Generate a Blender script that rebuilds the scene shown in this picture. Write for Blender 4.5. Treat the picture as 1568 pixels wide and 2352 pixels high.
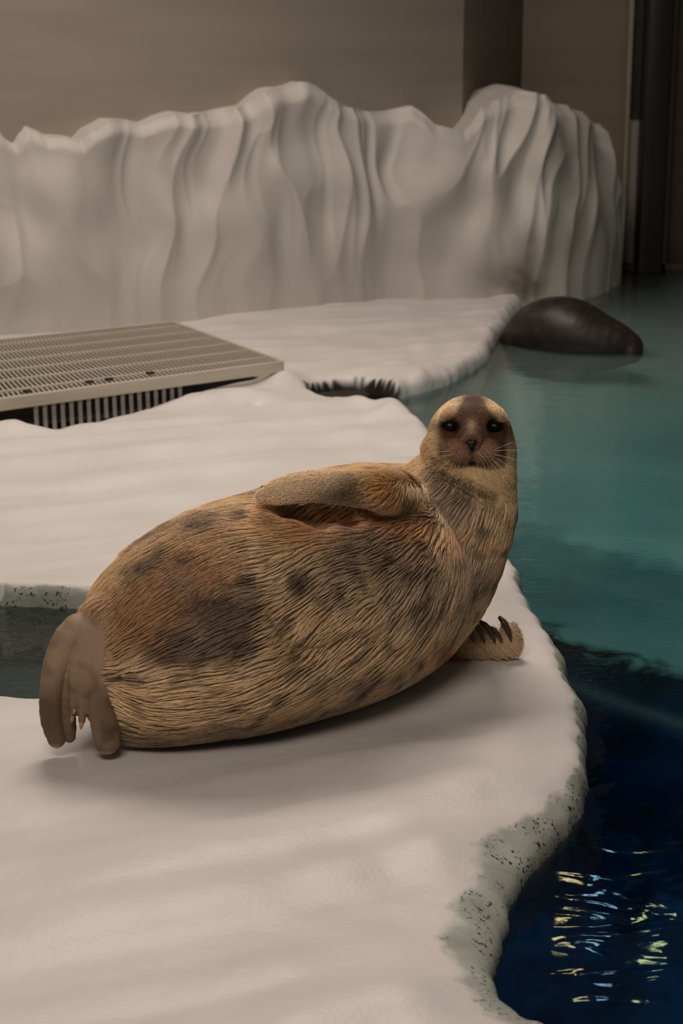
import bpy, bmesh, math, random
import numpy as np
from mathutils import Vector, Matrix

# ------------------------------------------------------------------ scene
sc = bpy.context.scene
for o in list(bpy.data.objects):
    bpy.data.objects.remove(o, do_unlink=True)
COL = sc.collection

# camera: eye height 1.5 m above the ice shelf, pitched 15 degrees down
FPX = 3920.0
PITCH = math.radians(15.0)
CAM = np.array([0.0, 0.0, 1.5])
cam_d = bpy.data.cameras.new('camera')
cam_d.sensor_fit = 'VERTICAL'
cam_d.sensor_height = 36.0
cam_d.lens = FPX / 2352.0 * 36.0
cam_d.clip_start = 0.05
cam_d.dof.use_dof = True
cam_d.dof.focus_distance = 4.0
cam_d.dof.aperture_fstop = 5.6
cam = bpy.data.objects.new('camera', cam_d)
cam.location = CAM
cam.rotation_euler = (math.radians(90) - PITCH, 0, 0)
COL.objects.link(cam)
sc.camera = cam

# world: dim warm ambient of the dark visitor hall
w = bpy.data.worlds.new('world')
sc.world = w
w.use_nodes = True
w.node_tree.nodes['Background'].inputs[0].default_value = (0.55, 0.47, 0.40, 1)
w.node_tree.nodes['Background'].inputs[1].default_value = 0.08

def area(name, loc, target, size, sizey, power, col):
    l = bpy.data.lights.new(name, 'AREA')
    l.shape = 'RECTANGLE'
    l.size, l.size_y = size, sizey
    l.energy = power
    l.color = col
    o = bpy.data.objects.new(name, l)
    o.location = loc
    d = Vector(target) - Vector(loc)
    o.rotation_euler = d.to_track_quat('-Z', 'Y').to_euler()
    COL.objects.link(o)
    return o

WARM = (1.0, 0.85, 0.735)
area('ceiling_lamp_main', (-0.2, 6.3, 4.6), (-0.1, 5.2, 0), 2.4, 1.5, 150, WARM)
area('front_fill', (-0.7, 0.7, 3.5), (0.1, 3.9, 0.3), 1.6, 1.1, 62, WARM)  # unseen fill added to brighten the seal's near side
area('ceiling_lamp_rear', (-1.2, 8.6, 5.0), (-0.8, 11.0, 0.6), 1.6, 0.8, 62, WARM)
for i, (lx, ly, cc) in enumerate([(1.6, 10.8, (1.0, 0.86, 0.38)), (2.2, 10.9, (0.75, 0.95, 0.45)), (1.9, 11.4, (0.35, 0.7, 1.0))]):
    area('ceiling_spot', (lx, ly, 4.3 + 0.15 * i), (lx - 0.6, 5.5, 0), 0.11, 0.11, 0.45, cc)

uw = area('deep_blue_fill', (1.7, 1.3, -1.7), (1.4, 5.5, -1.75), 0.5, 0.3, 20, (0.14, 0.62, 1.0))  # unseen blue fill added to light the deep pool wall
uw.data.spread = math.radians(70)

sc.view_settings.view_transform = 'Standard'
sc.view_settings.look = 'None'
sc.view_settings.gamma = 1.0
sc.view_settings.use_curve_mapping = False
sc.view_settings.exposure = 0.0
try:
    sc.cycles.use_denoising = True
    sc.cycles.max_bounces = 8
    sc.cycles.transparent_max_bounces = 12
    sc.cycles.sample_clamp_indirect = 4.0
except Exception:
    pass

# ------------------------------------------------------------------ helpers
FWD = np.array([0, math.cos(PITCH), -math.sin(PITCH)])
UPV = np.array([0, math.sin(PITCH), math.cos(PITCH)])

def ray(u, v):
    return np.array([(u - 784) / FPX, 0, 0]) - UPV * ((v - 1176) / FPX) + FWD

def at_z(u, v, z=0.0):
    d = ray(u, v)
    return CAM + d * ((z - CAM[2]) / d[2])

def at_y(u, v, y):
    d = ray(u, v)
    return CAM + d * (y / d[1])

def depth(p):
    return float(np.dot(np.asarray(p) - CAM, FWD))

def mpx(px, p):
    return px * depth(p) / FPX

def to_px(P):
    q = P - CAM
    z = q @ FWD
    return 784 + FPX * q[:, 0] / z, 1176 - FPX * (q @ UPV) / z

def smooth(e0, e1, x):
    t = np.clip((x - e0) / (e1 - e0), 0, 1)
    return t * t * (3 - 2 * t)

_rng = np.random.RandomState(7)
_perm = _rng.permutation(256)
_perm = np.concatenate([_perm, _perm, _perm])
_grad = _rng.randn(256, 3)
_grad /= np.linalg.norm(_grad, axis=1)[:, None]

def noise3(x, y, z):
    x, y, z = np.broadcast_arrays(np.asarray(x, float), np.asarray(y, float), np.asarray(z, float))
    xi, yi, zi = np.floor(x).astype(int), np.floor(y).astype(int), np.floor(z).astype(int)
    xf, yf, zf = x - xi, y - yi, z - zi
    fu, fv, fw = [t * t * t * (t * (t * 6 - 15) + 10) for t in (xf, yf, zf)]
    res = 0
    for dx in (0, 1):
        wx = fu if dx else 1 - fu
        for dy in (0, 1):
            wy = fv if dy else 1 - fv
            for dz in (0, 1):
                wz = fw if dz else 1 - fw
                h = _perm[_perm[_perm[(xi + dx) & 255] + ((yi + dy) & 255)] + ((zi + dz) & 255)]
                g = _grad[h]
                res = res + wx * wy * wz * (g[..., 0] * (xf - dx) + g[..., 1] * (yf - dy) + g[..., 2] * (zf - dz))
    return res * 1.5

def fbm(x, y, z, n=3):
    a, r = 1.0, 0
    for i in range(n):
        r = r + a * noise3(x * 2 ** i + 13.7 * i, y * 2 ** i, z * 2 ** i)
        a *= 0.5
    return r

def link(o, parent=None):
    COL.objects.link(o)
    if parent is not None:
        o.parent = parent
    return o

def tag(o, label=None, cat=None, group=None, kind=None):
    if label: o['label'] = label
    if cat: o['category'] = cat
    if group: o['group'] = group
    if kind: o['kind'] = kind
    return o

def empty(name, loc=(0, 0, 0)):
    o = bpy.data.objects.new(name, None)
    o.location = loc
    o.empty_display_size = 0.1
    return link(o)

def mesh_np(name, V, F, mat=None, parent=None, smooth_shade=True):
    """V (n,3), F (m,4) or (m,3) numpy arrays -> one mesh object"""
    me = bpy.data.meshes.new(name)
    V = np.asarray(V, np.float32)
    F = np.asarray(F, np.int32)
    k = F.shape[1]
    me.vertices.add(len(V))
    me.vertices.foreach_set('co', V.ravel())
    me.loops.add(F.size)
    me.loops.foreach_set('vertex_index', F.ravel())
    me.polygons.add(len(F))
    me.polygons.foreach_set('loop_start', np.arange(0, F.size, k, dtype=np.int32))
    me.polygons.foreach_set('loop_total', np.full(len(F), k, np.int32))
    me.update(calc_edges=True)
    me.validate()
    if smooth_shade:
        me.polygons.foreach_set('use_smooth', np.ones(len(me.polygons), bool))
    if mat: me.materials.append(mat)
    return link(bpy.data.objects.new(name, me), parent)

def attr_float(o, name, vals):
    a = o.data.attributes.new(name, 'FLOAT', 'POINT')
    a.data.foreach_set('value', np.asarray(vals, np.float32).ravel())

def attr_col(o, name, C, domain='POINT'):
    a = o.data.attributes.new(name, 'FLOAT_COLOR', domain)
    C4 = np.ones((len(C), 4), np.float32)
    C4[:, :3] = C
    a.data.foreach_set('color', C4.ravel())

def grid_faces(ni, nj):
    i, j = np.meshgrid(np.arange(ni - 1), np.arange(nj - 1), indexing='ij')
    a = (i * nj + j).ravel()
    return np.stack([a, a + nj, a + nj + 1, a + 1], 1)

def lin(r, g, b):
    f = lambda c: c / 12.92 if c <= 0.04045 else ((c + 0.055) / 1.055) ** 2.4
    return np.array([f(r / 255), f(g / 255), f(b / 255)])

class Mat:
    def __init__(self, name):
        self.m = bpy.data.materials.new(name)
        self.m.use_nodes = True
        self.t = self.m.node_tree
        self.b = self.t.nodes['Principled BSDF']
        self.out = self.t.nodes['Material Output']
    def n(self, typ, **kw):
        nd = self.t.nodes.new(typ)
        for k, v in kw.items():
            if k.startswith('_'):
                setattr(nd, k[1:], v)
            else:
                nd.inputs[k.replace('__', ' ')].default_value = v
        return nd
    def l(self, a, ao, b, bi):
        self.t.links.new(a.outputs[ao], b.inputs[bi])
    def ramp(self, stops):
        r = self.t.nodes.new('ShaderNodeValToRGB')
        e = r.color_ramp.elements
        while len(e) < len(stops): e.new(0.5)
        for i, (p, c) in enumerate(stops):
            e[i].position = p
            e[i].color = (*c, 1) if len(c) == 3 else c
        return r
    def mix(self, c1, c2, blend='MIX'):
        nd = self.t.nodes.new('ShaderNodeMix')
        nd.data_type = 'RGBA'
        nd.blend_type = blend
        for i, c in ((6, c1), (7, c2)):
            if c is not None and not hasattr(c, 'outputs'):
                nd.inputs[i].default_value = (*c, 1)
            elif c is not None:
                self.t.links.new(c.outputs[0], nd.inputs[i])
        return nd

def plain(name, col, rough=0.6, noise=0.12, scale=8.0, bump=0.0, metallic=0.0):
    M = Mat(name)
    tc = M.n('ShaderNodeTexCoord')
    nz = M.n('ShaderNodeTexNoise', Scale=scale, Detail=5.0)
    M.l(tc, 'Object', nz, 'Vector')
    c = np.array(col)
    r = M.ramp([(0.3, tuple(c * (1 - noise))), (0.7, tuple(np.minimum(c * (1 + noise), 1)))])
    M.l(nz, 'Fac', r, 'Fac')
    M.l(r, 'Color', M.b, 'Base Color')
    M.b.inputs['Roughness'].default_value = rough
    M.b.inputs['Metallic'].default_value = metallic
    if bump:
        bp = M.n('ShaderNodeBump', Strength=bump, Distance=0.01)
        M.l(nz, 'Fac', bp, 'Height')
        M.l(bp, 'Normal', M.b, 'Normal')
    return M.m

# ------------------------------------------------------------------ setting: ice shelf
WATER_Z = -0.07

def seg_dist(P, poly):
    """signed distance of points P (n,2) to closed polygon; inside positive"""
    d = np.full(len(P), 1e9)
    inside = np.zeros(len(P), bool)
    n = len(poly)
    for i in range(n):
        a, b = poly[i], poly[(i + 1) % n]
        ab = b - a
        t = np.clip(((P - a) @ ab) / (ab @ ab + 1e-12), 0, 1)
        q = P - (a + t[:, None] * ab)
        d = np.minimum(d, np.hypot(q[:, 0], q[:, 1]))
        c = ((a[1] > P[:, 1]) != (b[1] > P[:, 1]))
        with np.errstate(divide='ignore', invalid='ignore'):
            xx = (b[0] - a[0]) * (P[:, 1] - a[1]) / (b[1] - a[1]) + a[0]
        inside ^= c & (P[:, 0] < xx)
    return np.where(inside, d, -d)

def spline_closed(poly, sub=4):
    p = np.asarray(poly)
    n = len(p)
    out = []
    for i in range(n):
        p0, p1, p2, p3 = p[i - 1], p[i], p[(i + 1) % n], p[(i + 2) % n]
        for k in range(sub):
            t = k / sub
            out.append(0.5 * ((2 * p1) + (-p0 + p2) * t + (2 * p0 - 5 * p1 + 4 * p2 - p3) * t * t + (-p0 + 3 * p1 - 3 * p2 + p3) * t ** 3))
    return np.array(out)

coast_px = [(1190, 700), (1178, 735), (1155, 775), (1128, 800), (1118, 832), (1080, 852), (1040, 878), (1000, 893), (950, 910),
            (905, 922), (888, 932), (915, 948), (950, 975), (985, 1010), (1020, 1060), (1060, 1130), (1110, 1220), (1155, 1285),
            (1192, 1340), (1217, 1420), (1265, 1490), (1300, 1565), (1338, 1650), (1354, 1720), (1352, 1810), (1330, 1880),
            (1280, 1945), (1205, 2030), (1170, 2095), (1141, 2180), (1128, 2250), (1146, 2300), (1205, 2360), (1300, 2430)]
coast = [at_z(u, v, WATER_Z)[:2] for u, v in coast_px]
land = spline_closed(coast + [np.array(p) for p in [(0.35, 1.9), (-1.0, 1.8), (-3.2, 1.8), (-3.2, 6), (-3.2, 12.0), (-1, 12.2), (0.8, 12.3)]], 4)
inlet = spline_closed([at_z(u, v, z)[:2] for u, v, z in [(-330, 1390, WATER_Z), (-150, 1385, WATER_Z), (0, 1393, WATER_Z), (110, 1398, WATER_Z), (215, 1404, WATER_Z),
                       (300, 1425, WATER_Z), (330, 1480, 0), (300, 1545, 0), (210, 1578, 0), (90, 1588, 0), (0, 1584, 0), (-150, 1578, 0), (-330, 1570, 0)]], 4)
hole = spline_closed([at_z(u, v, 0)[:2] for u, v in [(702, 884), (738, 873), (800, 869), (862, 871), (912, 884), (908, 905), (868, 921), (800, 908), (742, 896)]], 4)

# grating footprint corners on the shelf
GZ = 0.10
gFL, gFR, gBR, gBL = [at_z(u, v, GZ) for u, v in [(-400, 968), (648, 829), (398, 739), (-400, 821)]]
trench = np.array([at_z(u, v, 0)[:2] for u, v in [(-450, 1025), (-120, 985), (20, 962), (66, 983), (130, 982), (190, 962), (260, 943), (335, 930), (402, 917), (470, 895), (570, 872), (625, 850)]]
                  + [gBR[:2] + np.array([-0.12, -0.05]), gBL[:2] + np.array([-0.6, -0.05])])

def shelf_height(P):
    x, y = P[:, 0], P[:, 1]
    jit = 0.012 * noise3(x * 14, y * 14, 3.1) + 0.02 * noise3(x * 4, y * 4, 8.3)
    d = seg_dist(P, land) + jit
    di = -seg_dist(P, inlet) + 0.4 * jit
    dh = -seg_dist(P, hole) + 0.6 * jit
    dt = -seg_dist(P, trench) + 0.25 * jit
    # lip width: broad worn slope close to the viewer, tight elsewhere
    wl = 0.06 + 0.12 * smooth(3.5, 3.05, y) * smooth(-0.6, 0.2, x) + 0.02 * noise3(x * 3, y * 3, 1.0)
    def prof(dd, ww, drop):
        t = np.clip(dd / ww, -1, 1)
        up = WATER_Z * (1 - np.sqrt(np.clip(1 - (1 - np.clip(t, 0, 1)) ** 2.2, 0, 1)))
        dn = np.where(dd < 0, np.maximum(dd * 5.0, drop), 0)
        return np.where(dd < 0, WATER_Z + dn, up)
    h = np.minimum(prof(d, wl, -0.9), prof(di, 0.05, -0.9))
    hh = np.where(dh < 0, np.maximum(dh * 3.2, -0.5), 0) - 0.012 * smooth(0.03, 0, dh)
    ht = np.where(dt < 0, np.maximum(dt * 9, -0.4), 0) - 0.015 * smooth(0.05, 0, dt)
    h = np.minimum(np.minimum(h, hh), ht)
    inland = smooth(0.0, 0.22, np.minimum(d, di))
    # long shallow rolls running to the right and away
    ca, sa = math.cos(math.radians(23)), math.sin(math.radians(23))
    a, b = x * ca + y * sa, -x * sa + y * ca
    wv = noise3(a * 0.8, b * 5.0, 0.5) * 0.026 + noise3(a * 1.5 + 5, b * 11.0, 2.5) * 0.008
    far = smooth(5.0, 8.0, y)
    wv = wv * (0.9 + 0.5 * far)
    lump = noise3(x * 2.6, y * 2.2, 4.0) * 0.03 + noise3(x * 6.0, y * 5.0, 7.0) * 0.013
    near_edge = smooth(0.7, 0.12, np.minimum(d, di + 0.3))
    fine = noise3(x * 30, y * 30, 1.2) * 0.0006
    h = h + inland * (wv + lump * (0.25 + 0.9 * near_edge)) + fine
    # keep it level under the seal
    # snow lumps beside the grating and along the rear shelf
    def mound(u, v, r, hgt, sx=1.0):
        c = at_z(u, v, 0)
        q = ((x - c[0]) / (r * sx)) ** 2 + ((y - c[1]) / r) ** 2
        return hgt * np.exp(-q)
    h = h + np.where(np.minimum(dh, dt) > -0.005, 1, 0) * (mound(655, 880, 0.17, 0.05, 0.55) + mound(560, 912, 0.10, 0.045, 1.6) + mound(470, 922, 0.08, 0.03, 1.5)
             + mound(30, 985, 0.10, 0.03, 1.4) + mound(590, 925, 0.05, -0.03, 0.8))
    edge2 = smooth(0.25, 0.05, d) * smooth(6.6, 7.4, y) * smooth(-0.02, 0.06, d)
    h = h + edge2 * (0.035 * np.maximum(noise3(x * 7, y * 5, 9.0), -0.2) + 0.01)
    spk = np.minimum(np.minimum(d / np.maximum(wl, 0.01), di / 0.05), 9) + 0.55 * smooth(6.3, 7.2, y)
    return h, spk, d, di, dh, dt

ys = [1.9]
while ys[-1] < 11.7:
    ys.append(ys[-1] + max(0.0075, 0.0027 * ys[-1]))
ys = np.array(ys)
xs = np.concatenate([np.arange(-3.2, -1.0, 0.022), np.arange(-1.0, 1.0, 0.0095), np.arange(1.0, 1.6, 0.02)])
X, Y = np.meshgrid(xs, ys, indexing='ij')
P2 = np.stack([X.ravel(), Y.ravel()], 1)
H, spk, d_l, d_i, d_h, d_t = shelf_height(P2)
Fq = grid_faces(len(xs), len(ys))
Fq = Fq[:, ::1]
dmin = np.minimum(d_l, d_i)
keep = (dmin[Fq].max(1) > -0.022)
Fq = Fq[keep]
used = np.unique(Fq)
remap = -np.ones(len(P2), int)
remap[used] = np.arange(len(used))

M = Mat('ice_shelf_paint')
tc = M.n('ShaderNodeTexCoord')
at_w = M.n('ShaderNodeAttribute', _attribute_name='edge')
at_d = M.n('ShaderNodeAttribute', _attribute_name='recess_dark')
nz1 = M.n('ShaderNodeTexNoise', Scale=3.0, Detail=6.0)
nz2 = M.n('ShaderNodeTexNoise', Scale=95.0, Detail=3.0, Roughness=0.6)
nz3 = M.n('ShaderNodeTexNoise', Scale=9.0, Detail=3.0)
for nz in (nz1, nz2, nz3): M.l(tc, 'Object', nz, 'Vector')
base = M.ramp([(0.3, (0.66, 0.64, 0.62)), (0.7, (0.74, 0.72, 0.70))])
M.l(nz1, 'Fac', base, 'Fac')
# wet algae-stained band at the waterline, with the lip's shade mixed into its grey
edge_n = M.n('ShaderNodeMath', _operation='MULTIPLY_ADD')
M.l(nz3, 'Fac', edge_n, 0)
edge_n.inputs[1].default_value = 0.7
M.l(at_w, 'Fac', edge_n, 2)
wet = M.ramp([(0.75, (1, 1, 1)), (1.15 / 1.3, (0, 0, 0))])
M.l(edge_n, 'Value', wet, 'Fac')
wetc = M.ramp([(0.35, (0.30, 0.33, 0.29)), (0.65, (0.46, 0.49, 0.45))])
M.l(nz3, 'Fac', wetc, 'Fac')
m1 = M.mix(base, wetc)
M.l(wet, 'Color', m1, 0)
# dark specks of growth inside the band
spr = M.ramp([(0.565, (0, 0, 0)), (0.62, (1, 1, 1))])
M.l(nz2, 'Fac', spr, 'Fac')
patch = M.ramp([(0.44, (0, 0, 0)), (0.52, (1, 1, 1))])
nz4 = M.n('ShaderNodeTexNoise', Scale=14.0, Detail=2.0)
M.l(tc, 'Object', nz4, 'Vector')
M.l(nz4, 'Fac', patch, 'Fac')
sp1 = M.n('ShaderNodeMath', _operation='MULTIPLY')
M.l(spr, 'Color', sp1, 0); M.l(patch, 'Color', sp1, 1)
sp2 = M.n('ShaderNodeMath', _operation='MULTIPLY')
M.l(sp1, 'Value', sp2, 0); M.l(wet, 'Color', sp2, 1)
m2 = M.mix(None, (0.035, 0.032, 0.022))
M.l(sp2, 'Value', m2, 0)
M.t.links.new(m1.outputs[2], m2.inputs[6])
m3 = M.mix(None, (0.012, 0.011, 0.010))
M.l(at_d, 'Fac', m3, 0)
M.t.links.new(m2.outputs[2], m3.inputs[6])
M.t.links.new(m3.outputs[2], M.b.inputs['Base Color'])
M.b.inputs['Roughness'].default_value = 0.42
M.b.inputs['Specular IOR Level'].default_value = 0.35
bp = M.n('ShaderNodeBump', Strength=0.25, Distance=0.004)
M.l(nz2, 'Fac', bp, 'Height')
M.l(bp, 'Normal', M.b, 'Normal')
ICE = M.m

# below the waterline the edge drops as a vertical skirt
e_ = 0.006
def dcoast(P):
    j_ = 0.012 * noise3(P[:, 0] * 14, P[:, 1] * 14, 3.1) + 0.02 * noise3(P[:, 0] * 4, P[:, 1] * 4, 8.3)
    return np.minimum(seg_dist(P, land) + j_, -seg_dist(P, inlet) + 0.4 * j_)
PU = P2[used].copy()
sk = np.flatnonzero(dmin[used] < -0.002)
for _ in range(3):
    q = PU[sk]
    dq = dcoast(q)
    gx = (dcoast(q + [e_, 0]) - dcoast(q - [e_, 0])) / (2 * e_); gy = (dcoast(q + [0, e_]) - dcoast(q - [0, e_])) / (2 * e_)
    gl_ = np.maximum(np.hypot(gx, gy), 0.3)
    st = np.clip(-0.002 - dmin[used][sk] * 1.2 - dq, -0.08, 0.08)
    PU[sk, 0] += gx / gl_ * st; PU[sk, 1] += gy / gl_ * st
V = np.stack([PU[:, 0], PU[:, 1], H[used]], 1)
floor = mesh_np('floor', V, remap[Fq], ICE)
attr_float(floor, 'edge', np.clip(spk[used], 0, 3))
recess_dark = np.maximum(smooth(0.012, 0.0, d_h + 0.02 * noise3(P2[:, 0] * 40, P2[:, 1] * 40, 0.3)), smooth(-0.005, -0.03, d_t))  # dark of the hole and trench painted into the shelf colour
attr_float(floor, 'recess_dark', recess_dark[used])
tag(floor, 'white sculpted artificial ice shelf with speckled wet edge beside the pool', 'ice shelf', kind='structure')

# ------------------------------------------------------------------ setting: ice cliff along the back
wp = [at_z(-1000, 880, 0)[:2], at_z(-600, 838, 0)[:2], at_z(-260, 804, 0)[:2], at_z(0, 778, 0)[:2], at_z(360, 742, 0)[:2], at_z(730, 706, 0)[:2], at_z(900, 688, 0)[:2], at_z(1050, 684, 0)[:2], at_z(1180, 680, 0)[:2],
      at_z(1300, 672, 0)[:2], at_z(1400, 664, WATER_Z)[:2], at_z(1436, 650, WATER_Z)[:2] + np.array([0.02, 0.35])]
wp = np.array(wp)

def resample(p, n):
    p = np.asarray(p, float)
    m = len(p)
    q = np.concatenate([[2 * p[0] - p[1]], p, [2 * p[-1] - p[-2]]])
    out = []
    for i in range(m - 1):
        for k in range(24):
            t = k / 24
            p0, p1, p2, p3 = q[i:i + 4]
            out.append(0.5 * ((2 * p1) + (-p0 + p2) * t + (2 * p0 - 5 * p1 + 4 * p2 - p3) * t * t + (-p0 + 3 * p1 - 3 * p2 + p3) * t ** 3))
    out.append(p[-1])
    out = np.array(out)
    L = np.concatenate([[0], np.cumsum(np.linalg.norm(np.diff(out, axis=0), axis=1))])
    s = np.linspace(0, L[-1], n)
    return np.stack([np.interp(s, L, out[:, k]) for k in range(out.shape[1])], 1), s

NS, NT = 760, 200
path, sarr = resample(wp, NS)
tan = np.gradient(path, axis=0)
tan /= np.linalg.norm(tan, axis=1)[:, None]
nrm = np.stack([tan[:, 1], -tan[:, 0]], 1)      # towards the viewer
top_px = [(-1100, 330), (-700, 280), (-450, 312), (-300, 300), (-150, 290), (0, 298), (22, 306), (50, 322), (80, 293), (112, 306), (150, 312), (183, 320), (205, 297), (250, 272), (300, 276), (330, 281), (400, 253), (450, 263), (520, 250),
          (565, 240), (612, 204), (650, 199), (690, 187), (722, 196), (760, 226), (800, 247), (850, 257), (900, 255), (948, 244), (975, 262), (1000, 285), (1040, 296),
          (1066, 303), (1090, 276), (1110, 245), (1150, 232), (1195, 205), (1250, 215), (1330, 240), (1365, 262), (1400, 292), (1436, 335), (1600, 400)]
tu = np.array([p[0] for p in top_px], float)
tv = np.array([p[1] for p in top_px], float)
pu = []
Htop = np.zeros(NS)
for i in range(NS):
    p = np.array([path[i, 0] - nrm[i, 0] * 0.10, path[i, 1] - nrm[i, 1] * 0.10, 0.9])
    u, v = to_px(p[None])
    vt = np.interp(u[0], tu, tv)
    Htop[i] = at_y(u[0], vt, p[1])[2]
    pu.append(u[0])
pu = np.array(pu)
t = np.linspace(0, 1, NT)
S, T = np.meshgrid(sarr, t, indexing='ij')
UU = np.repeat(pu[:, None], NT, 1)
tc_ = np.clip(T / 0.86, 0, 1)
zc = Htop[:, None] * np.where(T < 0.86, tc_ ** 1.0, 1.0)
back = np.clip((T - 0.86) / 0.14, 0, 1)
right = smooth(1050, 1150, UU)
depth_top = 0.34 + 0.25 * right
# ridges: scalloped flutes with sharp outward edges, drifting sideways with height
z_ = zc
warp = 0.12 * noise3(S * 1.6, z_ * 1.6, 0.2) + 0.05 * noise3(S * 4, z_ * 3, 5.2)
slant = 0.30 * smooth(900, 1100, UU) * z_
q1 = noise3((S + warp - slant) * 3.0, z_ * 0.65, 1.7)
q2 = noise3((S + 1.3 * warp - slant) * 5.6 + 3, z_ * 1.1, 4.7)
q3 = noise3(S * 2.2 + warp, z_ * 2.2, 9.7)
rid = 0.20 * (0.36 - np.abs(q1)) + 0.05 * (0.33 - np.abs(q2)) + 0.10 * q3
env = 0.26 + 0.74 * smooth(0.05, 0.7, z_ / Htop[:, None])
lean = -0.10 * smooth(0.25, 1.0, z_ / Htop[:, None]) - 0.02 * np.sin(z_ * 3) + right * (-0.12 * smooth(0.45, 1.0, z_ / Htop[:, None]) ** 1.5)
off = lean + rid * env * (1 - 0.6 * back)
rnd = 0.06 * smooth(0.90, 1.0, z_ / Htop[:, None]) ** 2
off = off - rnd - back * depth_top
zz = zc - 0.03 * smooth(0.0, 1.0, back) * 0 + back * (0.05 * right) * np.sin(back * 3.14)
zz = zz + (T > 0.8) * 0.012 * noise3(S * 9, 3.3, 0.1)
zb = zz - 0.12 * (1 - smooth(0, 0.06, T))
VX = path[:, 0][:, None] + nrm[:, 0][:, None] * off
VY = path[:, 1][:, None] + nrm[:, 1][:, None] * off
V = np.stack([VX.ravel(), VY.ravel(), zb.ravel()], 1)
M = Mat('ice_cliff_paint')
tc = M.n('ShaderNodeTexCoord')
nz = M.n('ShaderNodeTexNoise', Scale=2.2, Detail=5.0)
nzs = M.n('ShaderNodeTexNoise', Scale=9.0, Detail=4.0)
M.l(tc, 'Object', nz, 'Vector'); M.l(tc, 'Object', nzs, 'Vector')
r = M.ramp([(0.3, (0.55, 0.525, 0.495)), (0.7, (0.62, 0.595, 0.56))])
M.l(nz, 'Fac', r, 'Fac')
ats = M.n('ShaderNodeAttribute', _attribute_name='dark_patch')
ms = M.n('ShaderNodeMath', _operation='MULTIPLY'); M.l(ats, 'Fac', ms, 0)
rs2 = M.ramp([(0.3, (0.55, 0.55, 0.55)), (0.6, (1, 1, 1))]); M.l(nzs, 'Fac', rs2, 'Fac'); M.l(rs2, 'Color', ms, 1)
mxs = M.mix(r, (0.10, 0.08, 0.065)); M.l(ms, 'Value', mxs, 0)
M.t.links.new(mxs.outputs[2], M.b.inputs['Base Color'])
M.b.inputs['Roughness'].default_value = 0.55
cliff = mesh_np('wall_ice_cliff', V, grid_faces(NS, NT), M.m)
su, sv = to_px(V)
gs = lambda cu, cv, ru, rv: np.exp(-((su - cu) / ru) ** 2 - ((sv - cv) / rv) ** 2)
attr_float(cliff, 'dark_patch', np.clip(0.55 * gs(1150, 645, 75, 50) + 0.75 * gs(1215, 650, 40, 60) + 0.35 * gs(1215, 550, 40, 40) + 0.3 * gs(1410, 590, 18, 60), 0, 0.8))  # dark brown patches painted on the cliff's lower right
tag(cliff, 'long fluted white artificial ice cliff standing along the back wall', 'ice cliff', kind='structure')

# ------------------------------------------------------------------ setting: room walls
def slab(name, a, b, z0, z1, th, mat, label, kind='structure', parent=None):
    """vertical wall from a to b (xy), thickness th behind it"""
    a, b = np.array(a, float), np.array(b, float)
    d = (b - a) / np.linalg.norm(b - a)
    n = np.array([-d[1], d[0]])
    pts = [a, b, b + n * th, a + n * th]
    V = [(*p, z0) for p in pts] + [(*p, z1) for p in pts]
    F = [(0, 1, 5, 4), (1, 2, 6, 5), (2, 3, 7, 6), (3, 0, 4, 7), (4, 5, 6, 7), (3, 2, 1, 0)]
    o = mesh_np(name, V, F, mat, parent, False)
    bv = o.modifiers.new('bevel', 'BEVEL'); bv.width = 0.006; bv.segments = 2
    if parent is None:
        tag(o, label, None, None, kind)
    return o

def wallmat(name, col, col2):
    M = Mat(name)
    tc = M.n('ShaderNodeTexCoord')
    mp = M.n('ShaderNodeMapping')
    mp.inputs['Scale'].default_value = (0.25, 0.25, 2.6)
    nz = M.n('ShaderNodeTexNoise', Scale=1.6, Detail=4.0)
    M.l(tc, 'Object', mp, 'Vector'); M.l(mp, 'Vector', nz, 'Vector')
    r = M.ramp([(0.35, col), (0.65, col2)])
    M.l(nz, 'Fac', r, 'Fac'); M.l(r, 'Color', M.b, 'Base Color')
    M.b.inputs['Roughness'].default_value = 0.5
    return M.m

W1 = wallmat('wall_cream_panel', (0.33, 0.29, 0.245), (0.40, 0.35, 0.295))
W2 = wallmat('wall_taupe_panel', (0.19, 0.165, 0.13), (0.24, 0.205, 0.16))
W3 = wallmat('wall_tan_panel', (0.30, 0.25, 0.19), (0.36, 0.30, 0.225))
def pxy(u, y):
    return ((u - 784) / FPX * (y * math.cos(PITCH) + 0.25 * math.sin(PITCH)) , y)
cA = np.array(pxy(1063, 11.35))
dirL = (wp[5] - wp[3]) / np.linalg.norm(wp[5] - wp[3])
cB = np.array(pxy(1196, 13.0))
cC = np.array(pxy(1447, 13.05))
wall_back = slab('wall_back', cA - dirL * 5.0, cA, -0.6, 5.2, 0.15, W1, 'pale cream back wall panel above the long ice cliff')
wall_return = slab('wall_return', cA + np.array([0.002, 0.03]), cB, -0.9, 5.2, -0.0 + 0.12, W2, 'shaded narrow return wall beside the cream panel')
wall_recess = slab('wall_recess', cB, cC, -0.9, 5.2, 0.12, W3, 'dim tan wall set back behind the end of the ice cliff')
wall_right = slab('wall_right', pxy(1534, 13.1), pxy(1800, 13.1), -0.9, 5.2, 0.15, plain('wall_brown', (0.085, 0.062, 0.045), 0.5), 'dim brown wall beyond the black pillar')
slab('wall_panel_dark', pxy(1449, 13.05), pxy(1494, 13.05), 1.03, 5.2, 0.1, plain('panel_dark', (0.055, 0.05, 0.045), 0.5), 'dark grey panel above the pale panel beside the black pillar')
slab('wall_panel_pale', pxy(1446, 13.0), pxy(1486, 13.0), -0.03, 1.02, 0.1, plain('panel_pale', (0.30, 0.27, 0.235), 0.5, 0.06), 'pale grey panel between the cliff end and the black pillar')
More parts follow.
